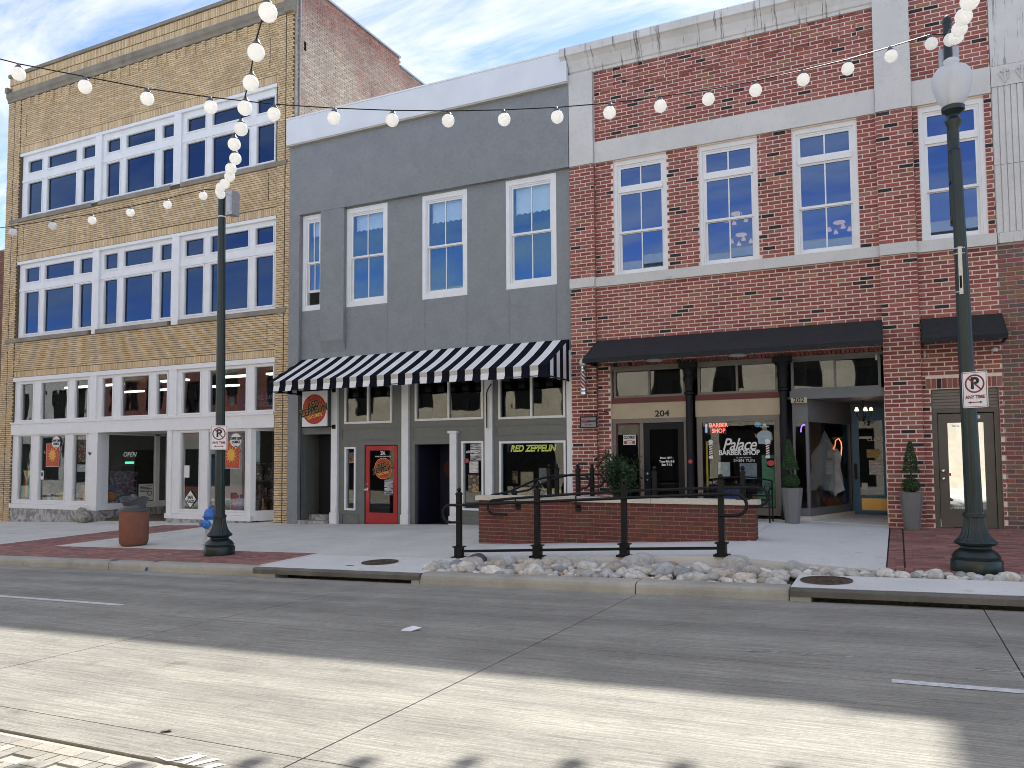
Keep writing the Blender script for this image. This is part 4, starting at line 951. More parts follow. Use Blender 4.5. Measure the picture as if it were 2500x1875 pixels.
# barber window
f = MB(); frame_rect(f, -3.87, -2.17, .50, 2.58, .08, .08, .2, .12, .09); frame_rect(f, -3.79, -2.25, .62, 2.49, .03, .07, .11); bw = f.build('display_window', M_taupe, rb); pane(bw, -3.76, -2.28, .65, 2.46, .12, G_shop)
text('window_lettering', 'Palace', .36, (-3.0, .108, 1.965), M_ink, bw, sx=.84, shear=.35, bold=.004, sp=.92); text('window_lettering', 'BARBER SHOP', .145, (-3.0, .108, 1.80), M_ink, bw, sx=.92, bold=.005)
text('window_lettering', 'SHEN YUN', .09, (-2.9, .108, 1.635), M_ink, bw); text('window_lettering', 'as seen on tour', .05, (-2.9, .108, 1.70), M_ink, bw)
for x in (-3.585, -2.42):      # painted barber poles
    p = MB(); disc(p, (x, 2.035), .05, .106, 20, .003); p.box(x-.05, x+.05, .106, .109, 1.97, 1.99); p.box(x-.045, x+.045, .106, .109, 1.68, 1.73); p.box(x-.035, x+.035, .1062, .109, 1.73, 1.97); p.build('painted_pole', M_ink, bw)
    for k in range(5):
        z = 1.735+k*.05; s_ = MB(); s_.prism([(x-.035, z), (x+.035, z+.03), (x+.035, z+.052), (x-.035, z+.022)], .103, .1055); s_.build('pole_stripe', M_inkr if k % 2 else M_inkb, bw)
ns = thing('neon_sign', 'red BARBER SHOP neon sign on a dark panel inside the barber window', 'neon sign', (-3.47, .25, 2.2))
MB().box(-3.75, -3.27, .20, .22, 2.2, 2.46).build('back_panel', plain('sign_backing', (.02, .02, .025), .5), ns); text('tube_lettering', 'BARBER', .125, (-3.43, .19, 2.39), emit('red_tube', (1, .12, .08), .75), ns, sx=.9, bold=.001); text('tube_lettering', 'SHOP', .125, (-3.43, .19, 2.27), bpy.data.materials['red_tube'], ns, sx=.9, bold=.001)
tb = MB(); tb.tube([(-3.69, .19, 2.24), (-3.69, .19, 2.42)], .022, 8); tb.build('tube_pole', emit('blue_tube', (.35, .45, .7), .2), ns)
# cut-out poster of a man in a cowboy hat
po = thing('cutout_poster', 'cut-out poster of a man in a white T-shirt and cowboy hat in the barber window', 'poster', (-2.48, .15, 1.95))
M_skin = plain('printed_skin', (.50, .28, .18), .6); M_shirt = plain('printed_shirt', (.62, .66, .72), .6); M_blueb = plain('balloon_blue', (.10, .42, .65), .5)
s_ = MB(); s_.prism([(-2.60, 1.98), (-2.36, 1.97), (-2.34, 2.08), (-2.35, 2.22), (-2.42, 2.26), (-2.53, 2.26), (-2.61, 2.21), (-2.66, 2.12), (-2.62, 2.10)], .135, .142); s_.build('shirt', M_shirt, po)
s_ = MB(); s_.prism([(-2.66, 2.12), (-2.63, 2.11), (-2.64, 2.18), (-2.68, 2.20)], .133, .142); s_.prism([(-2.34, 2.08), (-2.31, 2.05), (-2.33, 2.21), (-2.355, 2.22)], .133, .142); s_.build('arms', M_skin, po)
s_ = MB(); disc(s_, (-2.475, 2.30), .048, .131, 18, .004); s_.build('head', M_skin, po); s_ = MB(); s_.prism([(-2.56, 2.325), (-2.39, 2.325), (-2.38, 2.345), (-2.43, 2.345), (-2.445, 2.40), (-2.505, 2.40), (-2.52, 2.345), (-2.57, 2.345)], .127, .131); s_.build('hat', M_ink, po)
s_ = MB(); disc(s_, (-2.61, 2.385), .058, .130, 20, .004, 0, 1.15); s_.build('balloon', M_blueb, po)
for x0, x1, z0, z1, c in ((-3.70, -3.66, 1.0, 2.05, (.62, .42, .02)), (-2.55, -2.3, .7, 1.75, (.10, .24, .15)), (-3.45, -3.2, 1.3, 1.6, (.5, .5, .48)), (-3.0, -2.65, 1.25, 1.58, (.25, .28, .33)), (-2.45, -2.28, 1.5, 1.68, (.62, .6, .55))):
    poster(bw, x0, x1, z0, z1, .16, plain('window_card', c, .6, var=.3, scale=12), 'window_card')
d = MB(); disc(d, (-2.36, 1.58), .06, .105, 20, .003, 0, 1.3); d.build('sticker', M_sred, bw)
chair = thing('barber_chair', 'dark barber chair inside the barber shop behind the lettered window', 'chair', (-3.1, 2.4, .43))
c_ = MB(); c_.lathe([(.3, 0), (.3, .04), (.06, .08), (.06, .4)], (-3.1, 2.4, .43), 18); c_.build('pedestal', M_chrome, chair); MB().box(-3.4, -2.8, 2.1, 2.7, .83, .98).build('seat', M_blackp, chair); MB().box(-3.38, -2.82, 2.62, 2.76, .98, 1.7).build('backrest', M_blackp, chair)
for x in (-3.46, -2.8): MB().box(x, x+.06, 2.1, 2.68, 1.1, 1.16).build('armrest', M_chrome, chair)
# cast-iron columns
for cx in (-4.0, -2.07):
    c = MB(); c.lathe([(.10, .42), (.10, .60), (.085, .64), (.078, .7), (.072, 2.9), (.075, 3.05), (.105, 3.07), (.105, 3.11), (.08, 3.13), (.085, 3.3), (.12, 3.38), (.12, 3.42), (.10, 3.46), (.11, 3.56), (.16, 3.64)], (cx, -.02, 0), 20); c.box(cx-.18, cx+.18, -.2, .1, 3.64, 3.755); c.build('column', M_blackp, rb)
d = MB(); disc(d, (-3.98, 1.62), .045, -.105, 20, .006); d.build('round_notice', M_sred, rb)
# entry of 202: angled display bay, blue door, ceiling
ML = [(-1.92, .12), (-1.62, .12), (-.93, 2.3)]
bay = MB()
for (p, qv) in ((Vector(ML[0]), Vector(ML[1])), (Vector(ML[1]), Vector(ML[2]))):
    ang(bay, p, qv, .50, .66, .07); ang(bay, p, qv, 2.42, 2.88, .07); n = 0.045/((qv-p).length)
    ang(bay, p, p.lerp(qv, n), .66, 2.42, .06); ang(bay, p.lerp(qv, 1-n), qv, .66, 2.42, .06)
bo = bay.build('display_bay', M_slate, rb)
kb = MB(); ang(kb, Vector(ML[0])+Vector((-.0, -.03)), Vector(ML[1])+Vector((.02, -.03)), .35, .50, .12); ang(kb, Vector(ML[1])+Vector((.02, -.03)), Vector(ML[2])+Vector((.03, 0)), .35, .50, .12); kb.build('bay_plinth', M_cap, rb)
for (p, qv) in ((Vector(ML[0]), Vector(ML[1])), (Vector(ML[1]), Vector(ML[2]))):
    gq = MB(); n = .045/((qv-p).length); o_ = Vector((-.02, .03)); ang(gq, p.lerp(qv, n)+o_, p.lerp(qv, 1-n)+o_, .66, 2.42, .008); gq.build('pane', G_shop, bo)
MB().box(-2.0, -.2, .1, 2.6, 2.885, 2.93).build('entry_ceiling', M_slate, rb)
MB().slab(-1.95, -.2, -.02, 2.45, lambda x, y: zup(x, 0)+.006+.015*max(0, y), .2).build('entry_floor', M_walkn, rb)
MB().box(-.93, -.2, 2.36, 2.42, .38, 2.9).build('entry_wall', M_slate, rb)
f = MB(); frame_rect(f, -.90, -.16, .46, 2.80, .13, 2.30, 2.355, .38, .3); dd = f.build('blue_door', M_navy, rb, label='blue shop door with large glass and brass kick plate'); pane(dd, -.77, -.29, .84, 2.5, 2.32, G_door)
MB().box(-.75, -.22, 2.290, 2.299, .52, .78).build('kick_plate', M_brass, dd); MB().box(-.88, -.82, 2.27, 2.299, 1.2, 1.55).build('lock_plate', M_blackp, dd)
poster(dd, -.62, -.36, 1.68, 1.86, 2.31, plain('yellow_notice', (.45, .33, .10), .6, var=.4, scale=20), 'notice'); poster(dd, -.58, -.22, 1.3, 1.62, 2.312, M_print3, 'notice'); poster(dd, -.74, -.62, .98, 1.12, 2.31, M_ink, 'notice')
text('door_notice', 'CLOSED', .11, (-.40, 2.305, 2.08), M_ink, dd); poster(dd, -.76, -.5, 2.1, 2.15, 2.31, M_ink, 'notice')
MB().box(-.215, -.195, .345, 2.4, .2, 3.0).build('entry_side_wall', M_mort_red, rb)
pn = MB().box(-1.92, -1.62, -.03, .0, 2.80, 2.905).build('number_plate', plain('cream_plate', (.55, .48, .36), .6), rb); text('house_number', '202', .13, (-1.77, -.034, 2.852), M_inkb, pn, sx=1.1, bold=.003)
# halloween things in the bay
M_gauze = plain('white_gauze', (.36, .36, .38), .9, var=.2)
gh = MB(); rr_ = random.Random(3)
prof = []
for i in range(15):
    t = i/14; prof.append(t)
n = 28; vs = []
for i, t in enumerate(prof):
    for k in range(n):
        a = 2*math.pi*k/n; wob = 1+.18*math.sin(5*a+t*3)*t+.10*math.sin(11*a)*t
        rr0 = (.09*math.sin(min(1, t*5)*math.pi/2) if t < .2 else .09+.26*((t-.2)/.8)**.7)*wob
        vs.append((-1.42+rr0*math.cos(a)*(1+.5*math.exp(-((t-.42)/.13)**2)*abs(math.cos(a))), 1.55+.5*rr0*math.sin(a), 2.28-1.3*t+.09*math.sin(3*a+1)*t+.05*math.sin(9*a)*t))
gh.add(vs, [(i*n+k, i*n+(k+1) % n, (i+1)*n+(k+1) % n, (i+1)*n+k) for i in range(14) for k in range(n)], 0, None, True)
gt = gh.build('ghost_costume', M_gauze); tag(gt, 'ragged white ghost costume hanging in the angled shop bay', 'costume')
nm = MB(); nm.tube([(-1.02, 1.72, 2.10), (-1.07, 1.6, 2.06), (-1.09, 1.55, 1.93), (-1.12, 1.5, 1.88), (-1.08, 1.57, 1.83), (-1.07, 1.6, 1.68), (-1.03, 1.7, 1.60), (-.99, 1.8, 1.72), (-.97, 1.86, 1.9), (-.98, 1.84, 2.02), (-1.02, 1.72, 2.10)], .009, 6); nm.v = [(a-.13, b, c) for a, b, c in nm.v]
gn = nm.build('neon_ghost', emit('orange_tube', (1, .20, .06), .8)); tag(gn, 'small orange neon ghost glowing in the angled shop bay', 'neon sign')
nm = MB(); nm.tube([(-1.75, .6, 2.2+.12*math.sin(a)) if False else (-1.75+.06*math.cos(a), .6, 2.25+.13*math.sin(a)) for a in [i*.42 for i in range(9)]], .01, 6); pn_ = nm.build('purple_tube_light', emit('purple_tube', (.35, .12, 1), .8)); tag(pn_, 'curved purple neon tube at the left of the shop bay', 'neon sign')
for k in range(16):
    x = -1.75+.9*rnd.random(); y = .7+2.2*rnd.random()
    if y < .3+(x+1.62)*3.2: y = .5+(x+1.62)*3.2
    b_ = MB(); h = rnd.uniform(.05, .3); b_.lathe([(.05, 0), (.08, h*.3), (.05, h*.7), (.02, h)], (x, y, .62), 10); o = b_.build('shop_ornament', plain('ornament_%d' % k, (rnd.uniform(.02, .2), rnd.uniform(.01, .06), rnd.uniform(.02, .1)), .4), rb)
MB().add([(x, y, z) for z in (.5, .61) for x, y in ((-2.0, .25), (-1.66, .25), (-1.0, 2.35), (-1.0, 3.2), (-2, 3.2))], [(4, 3, 2, 1, 0), (5, 6, 7, 8, 9), (0, 1, 6, 5), (1, 2, 7, 6), (2, 3, 8, 7), (3, 4, 9, 8), (4, 0, 5, 9)]).build('bay_floor', M_wall_dk, rb)
# chandelier in the entry
cd = thing('chandelier', 'small dark iron chandelier with lit shades hanging in the 202 entry', 'chandelier', (-.62, 1.0, 2.4))
c_ = MB(); c_.tube([(-.62, 1.0, 2.88), (-.62, 1.0, 2.46)], .012, 6)
for k in range(5):
    a = k*2*math.pi/5; c_.tube([(-.62, 1.0, 2.55), (-.62+.08*math.cos(a), 1+.08*math.sin(a), 2.50), (-.62+.15*math.cos(a), 1+.15*math.sin(a), 2.56), (-.62+.15*math.cos(a), 1+.15*math.sin(a), 2.64)], .008, 5)
    c_.tube([(-.62+.1*math.cos(a), 1+.1*math.sin(a), 2.52), (-.62+.1*math.cos(a), 1+.1*math.sin(a), 2.45)], .006, 4)
c_.lathe([(.0, 2.42), (.03, 2.46), (.01, 2.5)], (-.62, 1.0, 0), 8); c_.build('arms', M_black, cd)
for k in range(5):
    a = k*2*math.pi/5; s_ = MB(); s_.lathe([(.042, 0), (.022, .07)], (-.62+.15*math.cos(a), 1+.15*math.sin(a), 2.655), 12); s_.build('lamp_shade', emit('cream_shade', (1, .72, .45), .45), cd)
# brown door on the right
MB().box(.60, 1.71, .10, .20, 2.60, 2.965).build('slat_panel_backing', M_taupe, rb)
for k in range(6): MB().box(.62, 1.69, .075, .10, 2.605+k*.06, 2.65+k*.06).build('slat', M_taupe, rb)
f = MB(); frame_rect(f, .60, 1.71, .30, 2.60, .09, .06, .2, .06, .08); f.build('door_frame', M_brown, rb)
f = MB(); frame_rect(f, .70, 1.61, .37, 2.50, .16, .09, .14, .34, .17); dn = f.build('brown_door', M_brown, rb); pane(dn, .86, 1.45, .71, 2.33, .115, G_mir)
knob(dn, .76, .09, 1.28, .028); knob(dn, .76, .09, 1.43, .03, M_chrome, 'deadbolt'); text('door_notice', '100 S. T', .055, (1.02, .11, 2.27), M_ink, dn, bold=.002); text('door_notice', 'NO', .065, (1.02, .11, .79), M_ink, dn, bold=.001); text('door_notice', 'SOLICITING', .065, (1.02, .11, .72), M_ink, dn, bold=.001)
MB().box(1.32, 1.40, .083, .089, 2.40, 2.46).build('door_sticker', M_ink, dn); MB().box(.83, .89, .083, .089, 1.33, 1.38).build('door_sticker', M_sred, dn)
MB().box(.58, 1.73, -.04, .3, .2, .345).build('threshold', M_walk, rb)
for x in (.52, -.32): 
    k = MB(); k.tube([(x, -.02, 3.70), (x, -.10, 3.66), (x, -.14, 3.58)], .02, 8); k.build('wall_bracket', M_cap, rb)
k = MB(); k.lathe([(.05, 0), (.06, .05), (.02, .08)], (1.66, -.06, 3.62), 12); k.build('camera_dome', M_ink, rb)
for x in (-4.65, -2.9): k = MB(); k.lathe([(.18, 0), (.17, .03), (.08, .05)], (x, -.35, 3.79), 20); k.build('ceiling_disc_light', M_white, rb)

# ------------------------------------------------------------------ stone and brown brick building at the right edge
sb = thing('limestone_building', 'limestone building with fluted panel over brown brick at the right edge', 'building', (3, 0, .3))
MB().box(RX1+.005, 9, .02, 14, -.5, 14.5).build('wall', M_mort_brn, sb)
sb_h = [(1.79, 9, 5.62, 14.5)]
set_bricks('brick', lay(RX1+.01, 8.9, .1, 5.60, [], RC, RL, RJ, 0), lambda b: tuple(c*rnd.uniform(.75, 1.2) for c in rnd.choice([(.22, .115, .09), (.27, .10, .08), (.18, .11, .095)])), BR['masonry'], sb, .05, 260, .004)
MB().box(RX1+.01, 9, -.06, .02, 5.63, 5.82).build('stone_sill', M_limes, sb); MB().box(RX1+.01, 9, -.012, .019, 5.825, 8.588).build('stone_backing', M_lime, sb)
for i in range(70):
    x = RX1+.02+i*.1; MB().box(x, x+.083, -.035, .02, 5.83, 7.1).build('flute', M_lime, sb); MB().box(x, x+.083, -.035, .02, 7.108, 8.585).build('flute', M_lime, sb)
MB().box(RX1+.01, 9, -.05, .02, 8.59, 8.98).build('frieze', M_lime, sb)
for i in range(6):
    x = 2.0+i*.27; f = MB()
    for sgn in (-1, 1): f.tube([(x, -.06, 8.66), (x+sgn*.05, -.065, 8.74), (x+sgn*.09, -.065, 8.83), (x+sgn*.06, -.06, 8.88), (x+sgn*.03, -.06, 8.84)], .016, 5)
    f.tube([(x, -.06, 8.64), (x, -.065, 8.92)], .018, 5); f.build('leaf_relief', M_lime, sb)
MB().box(RX1+.01, 9, -.04, .02, 8.99, 10.33).build('stone_panel', M_limes, sb); MB().box(RX1+.01, 9, -.10, .02, 10.34, 10.5).build('stone_moulding', M_limes, sb); MB().box(RX1+.01, 9, -.04, .02, 10.51, 14.5).build('stone_panel', M_lime, sb)

# ------------------------------------------------------------------ across the street (seen mirrored in the panes)
def opposite(name, label, x0, x1, h, mat, wins):
    t = thing(name, label, 'building', ((x0+x1)/2, -22, -.2))
    q = MB(); grid_wall(q, x0, x1, -1, h, wins, -21.8, -21.5); q.box(x0, x1, -34, -21.82, -1, h-.4); q.build('wall', mat, t)
    for a, b, c, d in wins:
        f = MB(); frame_rect(f, a, b, c, d, .08, -21.62, -21.55); f.box((a+b)/2-.04, (a+b)/2+.04, -21.61, -21.56, c, d); wq = f.build('window', M_blackp, t); MB().box(a+.08, b-.08, -21.7, -21.68, c+.08, d-.08).build('pane', M_dark, wq)
    MB().box(x0, x1, -21.5, -21.35, h-.5, h-.1).build('coping', M_lime, t)
M_sand = concrete('sandstone', (.60, .53, .42))
def rows(x0, x1, n, z0, z1, wd): return [(x0+(x1-x0)*(i+.5)/n-wd/2, x0+(x1-x0)*(i+.5)/n+wd/2, z0, z1) for i in range(n)]
opposite('sandstone_building', 'pale sandstone building across the street, seen only as window reflections', -15.5, 14, 11.9, M_sand, rows(-15, -1, 4, .2, 3.1, 3.0)+rows(7, 13.5, 2, .2, 3.1, 2.6)+rows(-15, 13.5, 9, 4.7, 6.3, 1.5))
opposite('cream_shop_building', 'cream stucco building across the street, seen only as window reflections', -34, -15.6, 11.3, concrete('cream_stucco', (.58, .50, .38)), rows(-33.6, -16, 5, .1, 3.2, 3.1)+rows(-33.6, -16, 5, 4.5, 6.0, 1.9))
opposite('brick_shop_building', 'red brick building across the street, seen only as window reflections', -52, -34.1, 10.2, plain('far_brick', (.16, .055, .04), .9, var=.35, scale=5), rows(-51.6, -34.5, 5, .1, 3.3, 3.0)+rows(-51.6, -34.5, 9, 5.2, 7.4, 1.0))
opposite('gray_office_building', 'pale gray building across the street, seen only as window reflections', -74, -52.1, 8.6, concrete('gray_render', (.45, .44, .41)), rows(-73.5, -52.5, 6, .1, 3.3, 3.0)+rows(-73.5, -52.5, 8, 4.8, 7.0, 1.5))
# ------------------------------------------------------------------ awnings
aw = thing('striped_awning', 'black and white striped canvas awning over the record shop', 'awning', (-10.7, -.6, 3.5))
AX0, AX1, AN = -14.66, -6.76, 39
sw_ = (AX1-AX0)/AN; top, val, bev = MB(), MB(), MB()
def rib(x): return .018*math.sin((x-AX0)/(AX1-AX0)*math.pi*6)
for k in range(AN):
    a, b = AX0+k*sw_, AX0+(k+1)*sw_; mi = 1 if k % 2 else 0
    for j in range(4):
        t0, t1 = j/4, (j+1)/4
        def P(x, t): sag = -.02*math.sin(math.pi*t)+rib(x)*math.sin(math.pi*t); return (x, -.02-1.33*t, 4.46-.73*t+sag)
        top.add([P(a, t0), P(a, t1), P(b, t1), P(b, t0)], [(0, 1, 2, 3)], mi, None, True)
    dz = rnd.uniform(-.008, .008); bo = .05 if mi else .0
    y1, y2 = -1.35, -1.37+rnd.uniform(-.015, .03)
    val.add([(a, y1, 3.73), (a, y1+.01, 3.62), (b, y1+.01, 3.62), (b, y1, 3.73)], [(0, 1, 2, 3)], 2 if mi else 0)
    val.add([(a, y1+.01, 3.62), (a+.01*mi, y2, 3.47+dz), (b-.01*mi, y2, 3.47+dz), (b, y1+.01, 3.62)], [(0, 1, 2, 3)], mi)
top.build('canopy', [M_fblack, M_fwhite], aw); val.build('valance', [M_fblack, M_fwhite, M_fcream], aw)
for x in (AX0, AX1):
    s_ = MB(); nn = 7
    for k in range(nn):
        y0, y1 = -.02-1.33*k/nn, -.02-1.33*(k+1)/nn; z0, z1 = 4.46-.73*k/nn, 4.46-.73*(k+1)/nn
        s_.add([(x, y0, 3.47), (x, y1, 3.47), (x, y1, z1), (x, y0, z0)], [(0, 1, 2, 3)], k % 2)
    s_.build('side_panel', [M_fblack, M_fwhite], aw)
f = MB(); f.tube([(AX0, -.04, 3.5), (AX0, -1.33, 3.5), (AX1, -1.33, 3.5), (AX1, -.04, 3.5)], .018, 8); f.tube([(AX0, -1.33, 3.5), (AX0, -1.33, 3.70), (AX1, -1.33, 3.70), (AX1, -1.33, 3.5)], .015, 6)
for x in (-12.5, -10.2, -8.3): f.tube([(x, -.03, 4.40), (x, -1.33, 3.70)], .015, 6)
f.build('frame', M_black, aw)
dr = MB(); dr.tube([(-8.35, -.9, 3.42), (-8.86, -.10, 3.36), (-8.88, -.10, 3.3), (-8.88, -.10, 2.45)], .016, 6); dr.build('crank_arm', M_black, aw)
def black_awning(label, x0, x1, zt, yf, zb, mat):
    t = thing('black_awning', label, 'awning', ((x0+x1)/2, yf/2, zb), 'black canvas awnings')
    q = MB(); n = 16; m_ = 5
    for i in range(n):
        for j in range(m_):
            def P(u, v): x = x0+(x1-x0)*u; return (x, -.03+(yf+.03)*v, zt+(zb+.06-zt)*v-.02*math.sin(math.pi*v)+.012*math.sin(u*19)*math.sin(math.pi*v))
            q.add([P(i/n, j/m_), P(i/n, (j+1)/m_), P((i+1)/n, (j+1)/m_), P((i+1)/n, j/m_)], [(0, 1, 2, 3)], 0, None, True)
    q.build('canopy', mat, t)
    q = MB().box(x0, x1, yf-.006, yf, zb-.03, zb+.06); q.build('valance', mat, t)
    for x in (x0, x1): q = MB(); q.add([(x, -.03, zt), (x, yf, zb+.06), (x, yf, zb-.02), (x, -.03, zb-.02)], [(0, 1, 2, 3)]); q.build('side_panel', mat, t)
    f = MB(); f.tube([(x0+.02, -.04, zb), (x0+.02, yf+.02, zb), (x1-.02, yf+.02, zb), (x1-.02, -.04, zb)], .015, 6); f.build('frame', M_black, t)
black_awning('long black canvas awning over the barber shop columns', -6.07, -.19, 4.37, -1.0, 3.79, M_awn)
black_awning('short weathered black awning above the brown door at the right', .47, 1.80, 4.33, -.8, 3.79, M_awn)

# ------------------------------------------------------------------ hanging signs
hs = thing('hanging_sign', 'square white hanging sign with a round red record shop emblem', 'sign', (-13.7, -.25, 3.0))
MB().box(-14.42, -13.58, -.28, -.24, 2.6, 3.55).build('sign_panel', M_white, hs); rz_logo(hs, -14.0, 3.06, .40, -.286, False)
f = MB(); f.tube([(-14.43, -.26, 2.585), (-13.52, -.26, 2.585), (-13.52, -.05, 2.585)], .014, 6); f.tube([(-14.43, -.26, 3.565), (-13.52, -.26, 3.565), (-13.52, -.05, 3.565)], .014, 6); f.tube([(-14.43, -.26, 2.585), (-14.43, -.26, 3.565)], .012, 6); f.box(-13.58, -13.47, -.065, -.05, 2.53, 2.64); f.box(-13.58, -13.47, -.065, -.05, 3.51, 3.62); f.build('bracket', M_black, hs)
bpo = thing('barber_pole', 'red, white and blue striped barber pole with chrome ends on red brick pier', 'barber pole', (-6.33, -.25, 3.1))
cx, cyy = -6.33, -.27
c_ = MB(); c_.lathe([(.03, 3.10), (.05, 3.11), (.075, 3.14), (.075, 3.20), (.055, 3.215), (.08, 3.23), (.08, 3.27)], (cx, cyy, 0), 20); c_.lathe([(.08, 3.66), (.08, 3.70), (.06, 3.71), (.078, 3.73), (.078, 3.77), (.05, 3.79)], (cx, cyy, 0), 20); c_.box(cx-.02, cx+.02, cyy, -.09, 3.16, 3.19); c_.box(cx-.02, cx+.02, cyy, -.09, 3.72, 3.75); c_.build('end_cap', M_chrome, bpo)
c_ = MB(); c_.lathe([(.02, 3.78), (.06, 3.80), (.085, 3.85), (.08, 3.91), (.04, 3.95), (.005, 3.96)], (cx, cyy, 0), 20); c_.build('globe', plain('opal_globe', (.80, .80, .78), .3), bpo)
st = MB(); n = 24; mz = 26; r_ = .058
for i in range(mz):
    for k in range(n):
        z0, z1 = 3.27+.39*i/mz, 3.27+.39*(i+1)/mz; a0, a1 = 2*math.pi*k/n, 2*math.pi*(k+1)/n
        ph = ((k/n)*2+i*.085) % 1; mi = 0 if ph < .28 else (1 if .5 < ph < .72 else 2)
        st.add([(cx+r_*math.cos(a0), cyy+r_*math.sin(a0), z0), (cx+r_*math.cos(a1), cyy+r_*math.sin(a1), z0), (cx+r_*math.cos(a1), cyy+r_*math.sin(a1), z1), (cx+r_*math.cos(a0), cyy+r_*math.sin(a0), z1)], [(0, 1, 2, 3)], mi, None, True)
st.build('striped_cylinder', [M_inkr, plain('pole_blue', (.02, .03, .10), .4), M_ink], bpo)
ps_ = thing('hanging_sign', 'small framed gray barber sign hanging from an iron arm on the brick pier', 'sign', (-6.2, -.3, 2.5))
MB().box(-6.38, -6.02, -.31, -.29, 2.40, 2.62).build('sign_panel', plain('gray_sign', (.25, .24, .25), .6), ps_); f = MB(); frame_rect(f, -6.40, -6.0, 2.38, 2.64, .022, -.315, -.285); f.build('sign_frame', M_blackp, ps_)
text('lettering', 'Palace', .10, (-6.29, -.316, 2.53), M_inkr, ps_, sx=.8, shear=.3); text('lettering', 'BARBER SHOP', .05, (-6.13, -.316, 2.53), M_inkb, ps_, sx=.7, bold=.002); text('lettering', 'Since 1897', .035, (-6.2, -.316, 2.45), M_inkb, ps_)
f = MB(); f.tube([(-6.42, -.3, 2.76), (-5.86, -.3, 2.745), (-5.84, -.01, 2.74)], .012, 6)
for x in (-6.34, -6.06): f.tube([(x, -.3, 2.755), (x, -.3, 2.64)], .005, 4)
f.build('arm', M_black, ps_)

# ------------------------------------------------------------------ comics posters, banner and window papers of the tan shop
def comic_poster(x, z, y, label, sc_=1.0):
    t = thing('window_poster', label, 'poster', (x, y, z), 'red comics posters in the tan shop windows')
    h = .35*sc_
    MB().box(x-h*1.0, x+h*1.0, y, y+.003, z-h*1.25, z+h*1.0).build('border', plain('poster_border', (.70, .62, .55), .6, var=.03) if 'poster_border' not in bpy.data.materials else bpy.data.materials['poster_border'], t)
    MB().box(x-h*.95, x+h*.95, y-.003, y-.001, z-h*1.2, z+h*.95).build('panel', M_inkr if 'comic_red' not in bpy.data.materials else bpy.data.materials['comic_red'], t)
    r = MB()
    for k in range(20):
        a = 2*math.pi*k/20; b = a+.14; r.prism([(x, z-h*.2), (x+h*.95*math.cos(a), max(z-h*1.2, min(z+h*.95, z-h*.2+h*1.2*math.sin(a)))), (x+h*.95*math.cos(b), max(z-h*1.2, min(z+h*.95, z-h*.2+h*1.2*math.sin(b))))], y-.006, y-.004)
    r.build('rays', bpy.data.materials.get('ray_orange') or plain('ray_orange', (.55, .12, .03), .6), t)
    s_ = MB(); n = 24; s_.prism([(x+(h*.66 if k % 2 else h*.38)*math.cos(2*math.pi*k/n), z-h*.12+(h*.7 if k % 2 else h*.4)*math.sin(2*math.pi*k/n)) for k in range(n)], y-.010, y-.007); s_.build('sun', bpy.data.materials.get('sun_yellow') or plain('sun_yellow', (.70, .42, .08), .6, var=.2, scale=20), t)
    s_ = MB(); disc(s_, (x, z-h*.12), h*.33, y-.014, 24); s_.build('sun_face', bpy.data.materials.get('sun_orange') or plain('sun_orange', (.72, .38, .06), .6), t)
    hd = MB()
    for (hx, hz, a) in ((-.95, .1, 2.8), (.95, .2, .3), (-.45, .8, 2.0)):
        for k in range(4):
            b = a+(k-1.5)*.22; hd.prism([(x+h*hx, z+h*(hz-.07)), (x+h*hx+h*.05, z+h*(hz-.1)), (x+h*hx+h*.32*math.cos(b), z+h*hz+h*.32*math.sin(b)), (x+h*hx+h*.26*math.cos(b)-.01, z+h*hz+h*.26*math.sin(b)+.02)], y-.018, y-.015)
    hd.build('hands', M_skin, t)
    bl = MB(); disc(bl, (x+h*.55, z+h*1.12), h*.58, y-.022, 28, .004, 0, 1.1); bl.prism([(x+h*.4, z+h*.66), (x+h*.75, z+h*.64), (x+h*.56, z+h*.36)], y-.022, y-.018); bl.build('speech_balloon', M_ink, t)
    text('lettering', 'CARPE DIEM', h*.30, (x+h*.55, y-.026, z+h*1.26), M_inkb, t, sx=.78, shear=.2, bold=h*.012); text('lettering', 'COMICS', h*.30, (x+h*.55, y-.026, z+h*.96), M_inkb, t, sx=.8, shear=.2, bold=h*.012)
plain('comic_red', (.48, .06, .03), .6)
comic_poster(-25.33, 1.96, .07, 'red sun poster with speech balloon in the left display window', .98)
comic_poster(-17.32, 1.90, .07, 'red sun poster with speech balloon behind the left lamp post', .98)
bn = thing('window_banner', 'blue banner with comic shop words in the transom beside the awning', 'banner', (-16.9, .3, 3.3))
MB().box(-18.2, -17.3, .30, .31, 3.12, 3.62).build('red_half', bpy.data.materials['comic_red'], bn); MB().box(-17.3, -15.3, .30, .31, 3.12, 3.62).build('blue_half', plain('banner_blue', (.035, .05, .22), .6), bn)
text('lettering', 'COMICS, GAMES', .17, (-16.35, .29, 3.5), M_ink, bn, sx=.85, shear=.15, bold=.003); text('lettering', 'GATHERING COLLECTIBLES', .17, (-16.3, .29, 3.30), M_ink, bn, sx=.72, shear=.15, bold=.003); text('lettering', 'AND MORE', .17, (-16.3, .29, 3.12), M_ink, bn, sx=.8, shear=.15)
d = MB(); disc(d, (-17.55, 3.45), .13, .29, 20); d.build('balloon', M_ink, bn); d = MB(); d.prism([(-18.15, 3.14), (-17.6, 3.14), (-17.85, 3.4), (-18.1, 3.58)], .292, .298); d.build('burst', M_inko, bn)
